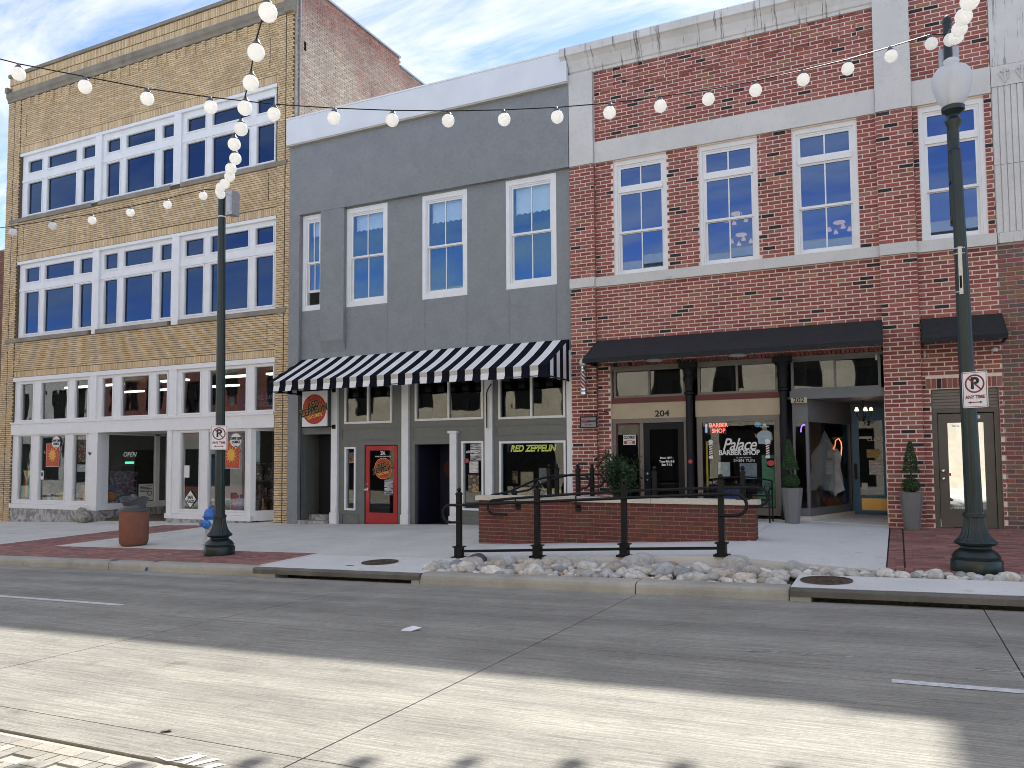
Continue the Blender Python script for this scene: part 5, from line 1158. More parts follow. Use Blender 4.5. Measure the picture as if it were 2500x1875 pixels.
for nm_, x0, x1, z0, z1, y, mm, lab, cat in (
    ('movie_poster', -24.18, -23.68, 1.68, 2.54, .16, M_print2, 'dark ornate poster taped high in the narrow pane left of the entry', 'poster'),
    ('flyer', -24.18, -23.66, 1.36, 1.60, .15, M_print3, 'white flyer with small pictures under the dark ornate poster', 'flyer'),
    ('intercom_panel', -25.92, -25.76, 1.10, 1.40, .06, M_ink, 'white keypad card in the display window by the rainbow flag', 'panel'),
    ('paper_notice', -19.2, -18.98, 1.2, 1.56, .06, M_ink, 'blank white paper in the narrow pane above the diamond sign', 'paper')):
    tag(MB().box(x0, x1, y, y+.004, z0, z1).build(nm_, mm), lab, cat)
MB().box(-25.88, -25.80, .056, .059, 1.22, 1.34).build('screen', M_inkb, bpy.data.objects['intercom_panel'])
sp_ = thing('diamond_sign', 'white diamond-shaped lettered sign low in the narrow pane by the entry', 'sign', (-18.93, .05, .55))
s_ = MB(); s_.prism([(-18.93, .26+.02), (-18.67, .56), (-18.93, .84), (-19.19, .56)], .072, .076); s_.build('plate', M_inkb, sp_); s_ = MB(); s_.prism([(-18.93, .31), (-18.70, .56), (-18.93, .81), (-19.16, .56)], .066, .070); s_.build('face', M_ink, sp_)
text('lettering', 'SAFE', .13, (-18.93, .062, .61), M_inkb, sp_, sx=.8, bold=.004); text('lettering', 'PLACE', .13, (-18.93, .062, .49), M_inkb, sp_, sx=.8, bold=.004)
# rainbow flag hanging in the left pane
fl = thing('rainbow_flag', 'small rainbow flag with yellow and white wedge hanging in the leftmost pane', 'flag', (-26.7, .2, .9))
cols = [(.30, .03, .03), (.45, .2, .03), (.5, .45, .06), (.05, .25, .08), (.03, .05, .25), (.14, .04, .2)]
for i, c in enumerate(cols):
    a, b = -26.98+i*.075, -26.98+(i+1)*.075; s_ = MB()
    s_.add([(a, .16+.02*math.sin(i*1.5), .5), (b, .16+.02*math.sin(i*1.5+1.5), .48), (b, .17, 1.36-.02*i), (a, .17, 1.38-.02*i)], [(0, 1, 2, 3)]); s_.build('stripe', plain('flag_%d' % i, c, .8, var=.05), fl)
s_ = MB(); s_.prism([(-26.98, 1.40), (-26.55, 1.40), (-26.78, .98)], .145, .150); s_.build('wedge', plain('flag_wedge', (.62, .6, .5), .8), fl); s_ = MB(); s_.prism([(-26.90, 1.40), (-26.63, 1.40), (-26.78, 1.15)], .138, .142); s_.build('inner_wedge', plain('flag_yellow', (.6, .5, .05), .8), fl)
# goods on show inside
M_pump = plain('pumpkin_orange', (.55, .15, .02), .5); 
def pumpkin(x, y, z, r, label, carved=False, mat=M_pump):
    t = thing('pumpkin', label, 'pumpkin', (x, y, z)); q = MB(); n = 32; vs = []
    for i in range(9):
        ph = math.pi*i/8
        for k in range(n): a = 2*math.pi*k/n; rr = r*math.sin(ph)*(1-.07*abs(math.cos(4*a))); vs.append((x+rr*math.cos(a), y+rr*math.sin(a), z+r*.85-r*.85*math.cos(ph)))
    q.add(vs, [(i*n+k, i*n+(k+1) % n, (i+1)*n+(k+1) % n, (i+1)*n+k) for i in range(8) for k in range(n)], 0, None, True); q.build('shell', mat, t)
    q = MB(); q.tube([(x, y, z+r*1.65), (x+.02, y, z+r*1.95)], r*.12, 6); q.build('stem', M_wall_dk, t)
    if carved:
        q = MB()
        for dx in (-.35, .35): q.prism([(x+dx*r-.2*r, z+r*1.0), (x+dx*r+.2*r, z+r*1.0), (x+dx*r, z+r*1.35)], y-r*.98, y-r*.9)
        q.prism([(x-.55*r, z+.75*r), (x-.25*r, z+.5*r), (x+.25*r, z+.5*r), (x+.55*r, z+.75*r), (x+.2*r, z+.68*r), (x-.2*r, z+.68*r)], y-r*1.0, y-r*.9); q.build('carved_face', M_dark, t)
pumpkin(-23.35, .75, .36, .2, 'large orange jack-o-lantern at the foot of the side window', True)
pumpkin(-23.30, 1.6, .36, .14, 'white jack-o-lantern in the middle of the side window', True, M_ink); pumpkin(-23.25, 1.95, .36, .13, 'small orange pumpkin at the right of the side window')
ng = thing('no_soliciting_notice', 'white notice with round prohibition mark low in the side window', 'notice', (-23.0, 2.0, .5))
MB().box(-23.065, -23.06, 1.62, 2.2, .36, .92).build('board', M_ink, ng)
for k in range(5): MB().box(-23.059, -23.057, 1.66, 2.14-.1*(k % 2), .84-k*.045, .86-k*.045).build('text_line', M_inkb, ng)
rg = MB(); rg.tube([(-23.055, 2.05+.08*math.cos(a), .60+.08*math.sin(a)) for a in [i*.45 for i in range(15)]], .01, 5); rg.build('prohibition_ring', M_inkb, ng)
osn = text('open_sign', 'OPEN', .22, (-23.2, 1.35, 1.92), emit('pale_tube', (.6, .6, .62), .1), None, (R(90), 0, R(90)), .004, sx=.9, shear=.2); tag(osn, 'pale slanted OPEN sign inside the side window of the entry', 'sign')
grn = MB().box(-23.22, -23.20, 1.2, 1.52, 1.62, 1.68).build('green_display', emit('green_led', (.05, 1, .2), .8)); tag(grn, 'glowing green number display below the OPEN sign', 'display')
for nm_, b_, mm, lab, cat in (('arcade_cabinet', (-23.9, -23.3, 1.15, 1.75, .0, 1.55), print_mat('cabinet_print', [(.02, .02, .05), (.06, .05, .14), (.2, .2, .24), (.25, .05, .08)], (4, 4, 5)), 'dark printed cabinet standing behind the side window', 'cabinet'),
    ('display_shelf', (-26.2, -24.4, 1.5, 2.0, .2, 1.1), plain('shelf_wood', (.05, .05, .06), .6, var=.5, scale=7), 'dark shelf of goods behind the left display window', 'shelf'),
    ('framed_print', (-25.0, -24.75, .5, .52, .45, .72), M_print1, 'small framed print at the floor of the left display window', 'picture'),
    ('comic_rack', (-18.3, -16.9, 1.6, 2.0, 0, 1.6), print_mat('rack_print', [(.03, .03, .04), (.12, .04, .03), (.05, .05, .09), (.2, .18, .15), (.02, .02, .02)], (5, 5, 6)), 'rack of comics standing behind the right display window', 'rack'),
    ('blue_coat_stand', (-19.2, -18.7, 1.0, 1.4, .9, 1.9), plain('blue_cloth', (.05, .09, .13), .8, var=.3), 'blue-gray coat form behind the narrow right pane', 'coat'),
    ('table', (-18.2, -16.9, .7, 1.3, .2, .5), plain('table_wood', (.11, .05, .03), .5, var=.3), 'low wooden display table behind the right display window', 'table')):
    x0, x1, y0, y1, z0, z1 = b_; t = thing(nm_, lab, cat, ((x0+x1)/2, (y0+y1)/2, z0))
    if nm_ == 'table':
        MB().box(x0, x1, y0, y1, z1-.05, z1).build('table_top', mm, t)
        for x in (x0+.05, x1-.1):
            for y in (y0+.05, y1-.1): MB().box(x, x+.05, y, y+.05, -.13, z1-.05).build('leg', mm, t)
    elif nm_ in ('display_shelf', 'comic_rack'):
        n = 4
        for k in range(n): MB().box(x0, x1, y0, y1, z0+(z1-z0)*k/(n-1)-.015, z0+(z1-z0)*k/(n-1)+.015).build('shelf_board', mm, t)
        for k in range(n-1):
            for j in range(6):
                xx = x0+.06+(x1-x0-.15)*j/6; MB().box(xx, xx+(x1-x0)/7.5, y0+.04+rnd.random()*.1, y0+.2, z0+(z1-z0)*k/(n-1)+.016, z0+(z1-z0)*(k+.35+.5*rnd.random())/(n-1)).build('goods', mm, t)
    else:
        MB().box(x0, x1, y0, y1, z0, z1-.12*(z1-z0)).build('body', mm, t); MB().box(x0+.04, x1-.04, y0+.02, y1-.02, z1-.12*(z1-z0)+.001, z1).build('top', M_blackp, t)
GC = [(.35, .05, .04), (.05, .10, .32), (.5, .42, .08), (.10, .28, .12), (.45, .44, .42), (.08, .07, .07), (.30, .16, .07), (.16, .05, .22), (.55, .3, .1)]
GM = [plain('goods_colour_%d' % i, c, .55, var=.35, scale=22) for i, c in enumerate(GC)]
def goods(label, x0, x1, y0, y1, z, n, hmax, seed):
    t = thing('display_goods', label, 'goods', ((x0+x1)/2, (y0+y1)/2, z)); rr = random.Random(seed)
    MB().box(x0, x1, y0, y1, z-.06, z).build('display_board', M_white2, t)
    for k in range(n):
        x, y, wv, h = rr.uniform(x0+.1, x1-.1), rr.uniform(y0+.05, y1-.1), rr.uniform(.06, .16), rr.uniform(.08, hmax); kind = rr.random(); q = MB()
        if kind < .6: q.box(x-wv, x+wv, y, y+rr.uniform(.02, .12), z+.001, z+h); nm_ = 'boxed_item'
        elif kind < .85: q.lathe([(wv*.5, 0), (wv*.6, h*.25), (wv*.25, h*.55), (wv*.42, h*.75), (wv*.3, h*.95), (.01, h)], (x, y, z+.001), 10); nm_ = 'figurine'
        else: q.prism([(x-wv*1.3, z+.001), (x+wv*1.3, z+.001), (x+wv*1.3, z+h*1.4), (x-wv*1.3, z+h*1.4)], y, y+.01); nm_ = 'comic_book'
        q.build(nm_, GM[rr.randrange(len(GM))], t)
goods('crowded toys and boxes on the board of the left display window', -27.2, -23.5, .22, 1.3, .36, 46, .42, 1)
goods('comics and boxes crowding the board of the right display window', -19.5, -16.7, .22, 1.2, .22, 34, .40, 2)
goods('record sleeves and toys on the board of the lettered record shop window', -8.55, -6.95, .2, .9, .66, 22, .34, 3)
goods('bottles and cards on the board inside the barber shop window', -3.72, -2.3, .28, .7, .72, 14, .26, 4)
bd = MB(); bd.prism([(-23.36, 1.90), (-23.30, 1.93), (-23.27, 1.99), (-23.31, 1.97), (-23.35, 2.0), (-23.38, 1.97), (-23.43, 2.01), (-23.40, 1.95)], -.030, -.02); tag(bd.build('bat_cutout', M_inkb), 'tiny black bat cut-out on the white post beside the entry', 'decoration')

# ------------------------------------------------------------------ brick ramp wall
rw_ = thing('ramp_wall', 'low red brick wall with pale stone cap beside the ramp', 'wall', (-4.7, -3.45, .2))
WX0, WX1 = -7.24, -2.12
MB().box(WX0+.012, WX1-.012, -3.588, -3.312, -.3, .915).build('wall_core', M_mort_new, rw_)
B = [b for b in lay(WX0, WX1, .035, .915, [], .0735, .222, .0125, -3.60) if b[3] > zramp((b[0]+b[1])/2, -3.6)-.01]
def ntone(b): return tuple(c*rnd.uniform(.8, 1.18) for c in rnd.choice([(.155, .042, .034), (.17, .048, .036), (.14, .04, .034)]))
set_bricks('brick', B, ntone, BR['clean'], rw_, .05, 300, .001)
eb = MB(); z = .035; j = 0
while z < .9:
    for y0, y1 in (((-3.597, -3.50), (-3.49, -3.32)) if j % 2 else ((-3.597, -3.42), (-3.41, -3.32))):
        for xs in (WX1-.04, WX0-.0): eb.box(xs, xs+.04, y0, y1, z+.006, z+.067, 0, ntone(0))
    z += .0735; j += 1
eb.build('end_bricks', BR['clean'][1], rw_, kind='stuff')
for a, b in ((WX0-.05, -5.6), (-5.6, -3.85), (-3.85, WX1+.05)): MB().box(a+.003, b-.003, -3.65, -3.26, .917, 1.0).build('cap_stone', M_cap, rw_)

# ------------------------------------------------------------------ handrails
def post(parent, x, y, z0, h, w_=.078, cap=True, base=True):
    p = MB(); p.box(x-w_/2, x+w_/2, y-w_/2, y+w_/2, z0, z0+h); o = p.build('post', M_black, parent)
    c = MB()
    c.box(x-w_*.62, x+w_*.62, y-w_*.62, y+w_*.62, z0+h, z0+h+.022); c.box(x-w_*.45, x+w_*.45, y-w_*.45, y+w_*.45, z0+h+.022, z0+h+.04)
    c.lathe([(.014, .04), (.018, .05), (.034, .065), (.038, .085), (.03, .105), (.012, .12)], (x, y, z0+h), 12); c.build('finial', M_black, o)
    if base:
        b = MB(); b.box(x-w_*.8, x+w_*.8, y-w_*.8, y+w_*.8, z0, z0+.17); b.box(x-w_*1.1, x+w_*1.1, y-w_*1.1, y+w_*1.1, z0+.17, z0+.19); b.box(x-w_*1.35, x+w_*1.35, y-w_*1.35, y+w_*1.35, z0-.01, z0+.018); b.build('base_shoe', M_black, o)
    return o
def loop(cx, cz, r, y, sgn, n=10): return [(cx+sgn*r*math.sin(math.pi*i/n), y, cz+r*math.cos(math.pi*i/n)) for i in range(n+1)]
h1 = thing('handrail', 'black iron handrail with four posts along the front of the ramp', 'handrail', (-4.4, -5.45, .15))
PX = [(-6.62, .06), (-5.19, .143), (-3.75, .225), (-2.30, .30)]
for x, z in PX: post(h1, x, -5.45, z, 1.045)
q = MB(); yk = -5.53
q.tube(list(reversed(loop(-6.74, .79, .145, yk, -1)))[::1]+[(-6.6, yk, .935), (-5.19, yk, 1.015), (-3.75, yk, 1.10), (-2.30, yk, 1.18), (-2.12, yk, 1.185)]+loop(-2.08, 1.03, .15, yk, 1)[1:]+[(-2.3, yk, .875)], .024, 10); q.build('hand_rail', M_black, h1)
q = MB(); q.tube([(-6.74, yk, .645), (-6.62, -5.47, .645)], .02, 8); q.build('rail_stub', M_black, h1)
for (x, z), (x2, z2) in zip(PX, PX[1:]): q = MB(); q.box(x+.06, x2-.06, -5.47, -5.43, 0, .04); q.v = [(v[0], v[1], v[2]+z+.085+(z2-z)*(v[0]-x)/(x2-x)) for v in q.v]; q.build('toe_rail', M_black, h1)
h2 = thing('handrail', 'curved black wall rail bracketed to the ramp side of the brick wall', 'handrail', (-4.5, -3.7, .9))
q = MB(); q.tube([(-6.58, -3.72, .66), (-6.85, -3.72, .665)]+[(-6.85-.13*math.sin(math.pi*i/8), -3.72, .795-.13*math.cos(math.pi*i/8)) for i in range(1, 9)]+[(-6.5, -3.72, .96), (-5.4, -3.72, 1.05), (-4.0, -3.72, 1.145), (-2.6, -3.72, 1.205), (-2.1, -3.72, 1.215)]+[(-2.05+.15*math.sin(math.pi*i/8), -3.72, 1.06+.15*math.cos(math.pi*i/8)) for i in range(1, 9)]+[(-2.2, -3.72, .91)], .024, 10); q.build('hand_rail', M_black, h2)
for x in (-5.2, -6.4): q = MB(); q.tube([(x, -3.72, .94+.06*(x+6.6)), (x, -3.72, .84), (x, -3.61, .82)], .014, 6); q.box(x-.05, x+.05, -3.617, -3.602, .75, .87); q.build('bracket', M_black, h2)
h3 = thing('handrail', 'black rail posts standing on the stone cap of the brick wall', 'handrail', (-3.2, -3.45, 1.0))
for x in (-3.83, -2.33): post(h3, x, -3.45, 1.0, .44, base=False); MB().box(x-.10, x+.10, -3.55, -3.35, 1.001, 1.015).build('flange', M_black, h3)
for i, (yy, xs_, lab) in enumerate(((-1.35, (-7.55, -6.55, -5.75), 'sloping black stair rail with ball-topped posts behind the brick wall, farther one'), (-2.3, (-6.32, -5.7), 'sloping black stair rail with looped end behind the brick wall, nearer one'))):
    hh = thing('handrail', lab, 'handrail', (xs_[0], yy, .2))
    for k, x in enumerate(xs_): post(hh, x, yy, .12+(.3 if x > -6.6 else 0), .85+(.2 if x > -6.6 else 0), base=False)
    q = MB(); x1_ = xs_[-1]
    q.tube([(-7.6, yy-.06, .95), (-7.2, yy-.06, 1.02), (-6.6, yy-.06, 1.27), (-6.2, yy-.06, 1.36), (x1_, yy-.06, 1.37), (x1_+.12, yy-.06, 1.37)]+loop(x1_+.14, 1.24, .13, yy-.06, 1)[1:]+[(x1_, yy-.06, 1.11)], .022, 8); q.build('hand_rail', M_black, hh)

# ------------------------------------------------------------------ lamp posts
def lean_lathe(mb, prof, base, top_dx, n=24, flute=0): mb.lathe(prof, base, n, 0, flute, (top_dx/7.0, 0))
def lamp_base(parent, b, dx, s=1.0):
    q = MB(); lean_lathe(q, [(.29*s, -.03), (.295*s, .0), (.295*s, .14), (.285*s, .16), (.27*s, .165), (.275*s, .20), (.24*s, .25), (.19*s, .285), (.175*s, .30), (.175*s, .325), (.20*s, .335), (.235*s, .35), (.245*s, .375), (.235*s, .395)], b, dx, 40); q.build('base', M_green, parent)
    q = MB(); lean_lathe(q, [(.225*s, .396), (.19*s, .43), (.16*s, .48), (.135*s, .55), (.12*s, .62), (.115*s, .69)], b, dx, 48, .07); q.build('fluted_bell', M_green, parent)
    q = MB(); lean_lathe(q, [(.118*s, .69), (.13*s, .695), (.13*s, .73), (.118*s, .735), (.115*s, .75)], b, dx, 32); q.build('collar', M_green, parent)
def np_sign(x, y, z, label, yawr):
    t = thing('no_parking_sign', label, 'sign', (x, y, z-.3), 'no parking signs'); Rz = Matrix.Translation((x, y, z)) @ Matrix.Rotation(yawr, 4, 'Z')
    def put(o): o.data.transform(Rz); return o
    def rr(w_, h, r_, y0, y1):
        pts = []
        for cx_, cz_, a0 in ((w_-r_, -h+r_, -90), (w_-r_, h-r_, 0), (-w_+r_, h-r_, 90), (-w_+r_, -h+r_, 180)): pts += [(cx_+r_*math.cos(R(a0+15*i)), cz_+r_*math.sin(R(a0+15*i))) for i in range(7)]
        return MB().prism(pts, y0, y1)
    put(rr(.152, .229, .02, -.002, .002).build('plate', M_white, t))
    q = MB(); frame_rect(q, -.142, .142, -.219, .219, .006, -.005, -.0025); put(q.build('border', M_inkr2, t))
    q = MB(); n = 40
    vs = [(r_*math.cos(2*math.pi*k/n), yy, .075+r_*math.sin(2*math.pi*k/n)) for r_, yy in ((.118, -.004), (.098, -.004)) for k in range(n)]
    q.add(vs, [(k, (k+1) % n, n+(k+1) % n, n+k) for k in range(n)]); put(q.build('prohibition_ring', M_inkr2, t))
    q = MB(); a = R(-45); dx, dz = math.cos(a), math.sin(a); w2 = .009; q.prism([(-.1*dx-w2*-dz, .075-.1*dz-w2*dx), (.1*dx-w2*-dz, .075+.1*dz-w2*dx), (.1*dx+w2*-dz, .075+.1*dz+w2*dx), (-.1*dx+w2*-dz, .075-.1*dz+w2*dx)], -.008, -.0065); put(q.build('prohibition_bar', M_inkr2, t))
    put(text('lettering', 'P', .20, (0, -.005, .075), M_inkb, t, bold=.007, ext=.0008)); put(text('lettering', 'ANY TIME', .058, (0, -.004, -.095), M_inkr2, t, sx=.9, bold=.002, ext=.0008))
    q = MB(); q.box(-.06, .06, -.004, -.0025, -.167, -.155)
    for s_ in (-1, 1): q.prism([(s_*.055, -.145), (s_*.055, -.177), (s_*.09, -.161)] if s_ < 0 else [(s_*.055, -.177), (s_*.09, -.161), (s_*.055, -.145)], -.004, -.0025)
    put(q.build('arrow', M_inkr2, t))
    q = MB(); q.box(-.12, .05, .003, .02, .12, .145); q.box(-.12, .05, .003, .02, -.165, -.14); put(q.build('bracket', M_steel, t))
M_inkr2 = plain('sign_red', (.24, .012, .03), .5)
PLb, PRb = (-11.50, -5.97, -.065), (.855, -5.35, .235)
lp = thing('lamp_post', 'dark green fluted post with a gray utility box and string lights beside the hydrant', 'lamp post', PLb); lamp_base(lp, PLb, -.07, .95)
q = MB(); lean_lathe(q, [(.094, .74), (.088, 2.2), (.078, 4.6), (.068, 6.86)], PLb, -.07, 32, .055); q.build('shaft', M_green, lp)
q = MB(); lean_lathe(q, [(.074, 6.84), (.074, 6.90), (.05, 6.93), (.01, 6.95)], PLb, -.07, 20); q.build('cap', M_green, lp)
q = MB(); lean_lathe(q, [(.073, 6.45), (.073, 6.47)], PLb, -.07, 20); q.build('strap', M_white, lp)
q = MB(); q.box(-11.46, -11.30, -5.98, -5.78, 6.42, 6.88); o = q.build('utility_box', M_steel, lp); q = MB(); q.box(-11.44, -11.32, -5.99, -5.981, 6.46, 6.84); q.build('box_lid', M_steel, o)
np_sign(-11.40, -6.12, 2.13, 'NO PARKING ANY TIME sign on the left lamp post', R(38))
lr = thing('lamp_post', 'dark green fluted lamp post with clear acorn globe at the right', 'lamp post', PRb); lamp_base(lr, PRb, -.07, 1.0)
q = MB(); lean_lathe(q, [(.102, .74), (.095, 1.8), (.085, 3.2), (.072, 4.5), (.066, 5.45)], PRb, -.07, 32, .055); q.build('shaft', M_green, lr)
bx, by, bz = PRb[0]-.065, PRb[1], PRb[2]
q = MB(); q.lathe([(.055, 5.40), (.058, 5.46), (.066, 5.47), (.06, 5.5), (.062, 5.72), (.075, 5.78), (.10, 5.83), (.105, 5.86), (.075, 5.89), (.07, 5.93), (.085, 5.95), (.135, 5.99), (.14, 6.04), (.13, 6.05)], (bx, by, bz), 28); q.build('lamp_collar', M_green, lr)
M_globe = glass('prismatic_globe', .10, 1.45, (.90, .93, .95), .9, 60)
def globe_mat():
    mt, N, L, b = nodes('ribbed_clear_globe'); N.remove(b); out = N['Material Output']
    t_ = N.new('ShaderNodeBsdfTransparent'); t_.inputs[0].default_value = (.93, .95, .96, 1); tl = N.new('ShaderNodeBsdfTranslucent'); tl.inputs[0].default_value = (.85, .87, .9, 1); df = N.new('ShaderNodeBsdfGlossy'); df.inputs['Roughness'].default_value = .12
    v = pos(N, L); bp = N.new('ShaderNodeBump'); bp.inputs['Strength'].default_value = .8; bp.inputs['Distance'].default_value = .01; nn = tex(N, L, v, 150, 2); L.new(nn, bp.inputs['Height']); L.new(bp.outputs[0], df.inputs['Normal'])
    a = N.new('ShaderNodeMixShader'); L.new(ramp(N, L, nn, .45, .6, (.74, .74, .74), (1, 1, 1)), a.inputs[0]); dif = N.new('ShaderNodeBsdfDiffuse'); dif.inputs[0].default_value = (.92, .93, .95, 1); mm_ = N.new('ShaderNodeMixShader'); L.new(tl.outputs[0], mm_.inputs[1]); L.new(dif.outputs[0], mm_.inputs[2]); L.new(t_.outputs[0], a.inputs[1]); L.new(mm_.outputs[0], a.inputs[2])
    b2 = N.new('ShaderNodeMixShader'); b2.inputs[0].default_value = .05; L.new(a.outputs[0], b2.inputs[1]); L.new(df.outputs[0], b2.inputs[2]); L.new(b2.outputs[0], out.inputs[0]); return mt
M_globe = globe_mat()
q = MB(); q.lathe([(.115, 6.05), (.165, 6.13), (.21, 6.24), (.238, 6.36), (.24, 6.44), (.22, 6.51), (.18, 6.56), (.13, 6.585), (.095, 6.60), (.08, 6.615), (.078, 6.635), (.098, 6.655), (.095, 6.675), (.06, 6.70), (.02, 6.71)], (bx, by, bz), 32); q.build('acorn_globe', M_globe, lr)
q = MB(); q.lathe([(.03, 6.05), (.035, 6.2), (.03, 6.34), (.015, 6.38)], (bx, by, bz), 14); q.build('bulb', plain('lamp_tube', (.8, .8, .76), .4), lr)
ex = (bx-.02, by+.17)
q = MB(); q.tube([(ex[0], ex[1], 4.75), (ex[0], ex[1], 7.52)], .052, 16); q.lathe([(.057, 7.50), (.057, 7.56), (.03, 7.60), (.005, 7.61)], (ex[0], ex[1], 0), 16); q.box(ex[0]-.05, ex[0]+.05, by+.05, ex[1], 4.78, 4.86); q.box(ex[0]-.05, ex[0]+.05, by+.05, ex[1], 5.3, 5.36); q.build('light_pole_extension', M_green, lr)
q = MB(); q.box(ex[0]-.11, ex[0]+.13, ex[1]+.06, ex[1]+.16, 6.85, 7.20); q.build('utility_box', M_steel, lr)
q = MB(); q.box(bx-.015, bx+.03, by-.10, by-.075, 3.78, 4.40); o = q.build('banner_bracket', M_steel, lr); q = MB(); q.box(bx-.008, bx+.018, by-.104, by-.1005, 3.86, 4.02); q.build('slot', M_dark, o)
for z in (3.82, 4.32, 4.39): q = MB(); q.lathe([(.079, z-.008), (.079, z+.008)], (bx+.015, by, 0), 20); q.build('strap', M_steel, lr)
np_sign(.90, -5.50, 2.54, 'NO PARKING ANY TIME sign on the right lamp post with the globe', R(-28))

# ------------------------------------------------------------------ string lights
M_bulb = plain('opal_bulb', (.86, .84, .79), .35, var=.03)
def bulbmat():
    b = M_bulb.node_tree.nodes['Principled BSDF']; b.inputs['Subsurface Weight'].default_value = 0.0; b.inputs['Transmission Weight'].default_value = 0
    return M_bulb
mt, N_, L_, b_ = nodes('opal_globe_bulb'); tl = N_.new('ShaderNodeBsdfTranslucent'); tl.inputs[0].default_value = (1, .99, .96, 1); ms = N_.new('ShaderNodeMixShader'); ms.inputs[0].default_value = .7
b_.inputs['Base Color'].default_value = (.96, .96, .95, 1); b_.inputs['Roughness'].default_value = .3; L_.new(b_.outputs[0], ms.inputs[1]); L_.new(tl.outputs[0], ms.inputs[2]); L_.new(ms.outputs[0], N_['Material Output'].inputs[0]); M_bulb = mt
bq = MB(); n = 20; vs = []
for i in range(11):
    ph = math.pi*i/10
    for k in range(n): vs.append((.08*math.sin(ph)*math.cos(2*math.pi*k/n), .08*math.sin(ph)*math.sin(2*math.pi*k/n), .082*math.cos(ph)))
bq.add(vs, [(i*n+k, (i+1)*n+k, (i+1)*n+(k+1) % n, i*n+(k+1) % n) for i in range(10) for k in range(n)], 0, None, True)
bme = bpy.data.meshes.new('globe_bulb'); bme.from_pydata(bq.v, [], bq.f); bme.materials.append(M_bulb); bme.polygons.foreach_set('use_smooth', bq.sm)
cq = MB(); cq.lathe([(.048, .064), (.042, .085), (.026, .10), (.02, .125)], (0, 0, 0), 12); cme = bpy.data.meshes.new('socket'); cme.from_pydata(cq.v, [], cq.f); cme.materials.append(M_gplastic); cme.polygons.foreach_set('use_smooth', cq.sm)
def string(label, start, bulbs, end, extra=()):
    t = thing('string_lights', label, 'string lights', start, 'globe string lights across the street')
    pts = [start]+[(x, y, z+.125) for x, y, z in bulbs]+list(extra)+[end]
    q = MB(); q.tube(pts, .0075, 6); q.build('cable', M_black, t)
    for p in list(bulbs)+[(x, y, z-.125) for x, y, z in extra]:
        o = link('globe_bulb', bme, t); o.location = p; o.rotation_euler = (rnd.uniform(-.12, .12), rnd.uniform(-.12, .12), 0)
        c = link('socket', cme, o)
SA = [(-9.41, -11.3, 6.39), (-8.73, -10.91, 6.25), (-8.09, -10.54, 6.12), (-7.43, -10.16, 6.03), (-6.77, -9.78, 5.96), (-6.14, -9.41, 5.93), (-5.52, -9.05, 5.92), (-4.92, -8.7, 5.93), (-4.31, -8.35, 5.96), (-3.73, -8.01, 6.01), (-3.15, -7.68, 6.08), (-2.58, -7.35, 6.18), (-2.04, -7.03, 6.29), (-1.5, -6.72, 6.42), (-.95, -6.4, 6.58), (-.43, -6.1, 6.74), (.08, -5.8, 6.93), (.56, -5.53, 7.11)]
SB = [(-4.71, -12.1, 5.52), (-5.31, -11.61, 5.54), (-5.83, -11.14, 5.56), (-6.36, -10.68, 5.59), (-6.88, -10.21, 5.63), (-7.44, -9.76, 5.71), (-7.94, -9.24, 5.79), (-8.52, -8.75, 5.91), (-9.06, -8.24, 6.05), (-9.66, -7.76, 6.18), (-10.17, -7.35, 6.33), (-10.64, -6.92, 6.46), (-11.1, -6.45, 6.62)]
SC = [(-11.94, -6.09, 6.83), (-12.68, -6.29, 6.71), (-13.47, -6.5, 6.61), (-14.3, -6.72, 6.51), (-15.16, -6.96, 6.45), (-16.06, -7.2, 6.38)]
SD = [(.76, -5.81, 6.98), (.77, -6.57, 6.64), (.74, -7.45, 6.31), (.71, -8.34, 6.0), (.69, -9.22, 5.7)]
string('long string of white globes sweeping from the right lamp post to the upper left', (ex[0], ex[1], 7.35), list(reversed(SA)), (-12.6, -13.2, 7.5), [(-10.1, -11.75, 6.7), (-10.9, -12.2, 6.95)])
string('string of white globes dropping steeply from the top edge to the left post', (-11.57, -5.97, 6.85), list(reversed(SB)), (-1.0, -15.2, 6.4), [(-4.1, -12.6, 5.67), (-3.5, -13.1, 5.72)])
string('string of small white globes running left from the left post', (-11.57, -5.97, 6.95), SC, (-26, -9.8, 7.2), [(-17.0, -7.45, 6.46), (-18, -7.7, 6.46), (-19, -7.97, 6.48)])
string('string of white globes rising from the right lamp post to the top right corner', (ex[0], ex[1], 7.3), SD, (.6, -15.5, 6.6), [(.67, -10.1, 5.62), (.66, -11, 5.55)])

# ------------------------------------------------------------------ litter bin, hydrant, boulder
tb_ = thing('litter_bin', 'round red aggregate litter bin with gray open hood on the pavement', 'litter bin', (-14.98, -5.08, -.135))
bx_, by_, z0 = -14.98, -5.05, -.135
q = MB(); q.lathe([(.22, 0), (.25, .015), (.285, .06), (.298, .12), (.305, .72), (.30, .745), (.27, .76)], (bx_, by_, z0), 40); q.build('body', M_aggr, tb_)
q = MB(); q.lathe([(.306, .748), (.312, .752), (.312, .795), (.29, .81), (.27, .815)], (bx_, by_, z0), 40); q.build('rim', M_gplastic, tb_)
q = MB(); n = 32      # swept hood, higher at both ends
vs = []
for (r_, hz, up_) in ((.255, .815, 0), (.235, .87, .02), (.30, .955, .12), (.285, .96, .12), (.17, .88, .0), (.02, .87, 0)):
    for k in range(n): a = 2*math.pi*k/n; vs.append((bx_+r_*math.cos(a)*(1.0 if r_ < .29 else 1.02), by_+r_*math.sin(a)*.95, z0+hz+up_*abs(math.cos(a))**2))
q.add(vs, [(i*n+k, i*n+(k+1) % n, (i+1)*n+(k+1) % n, (i+1)*n+k) for i in range(5) for k in range(n)], 0, None, True); q.build('hood', M_gplastic, tb_)
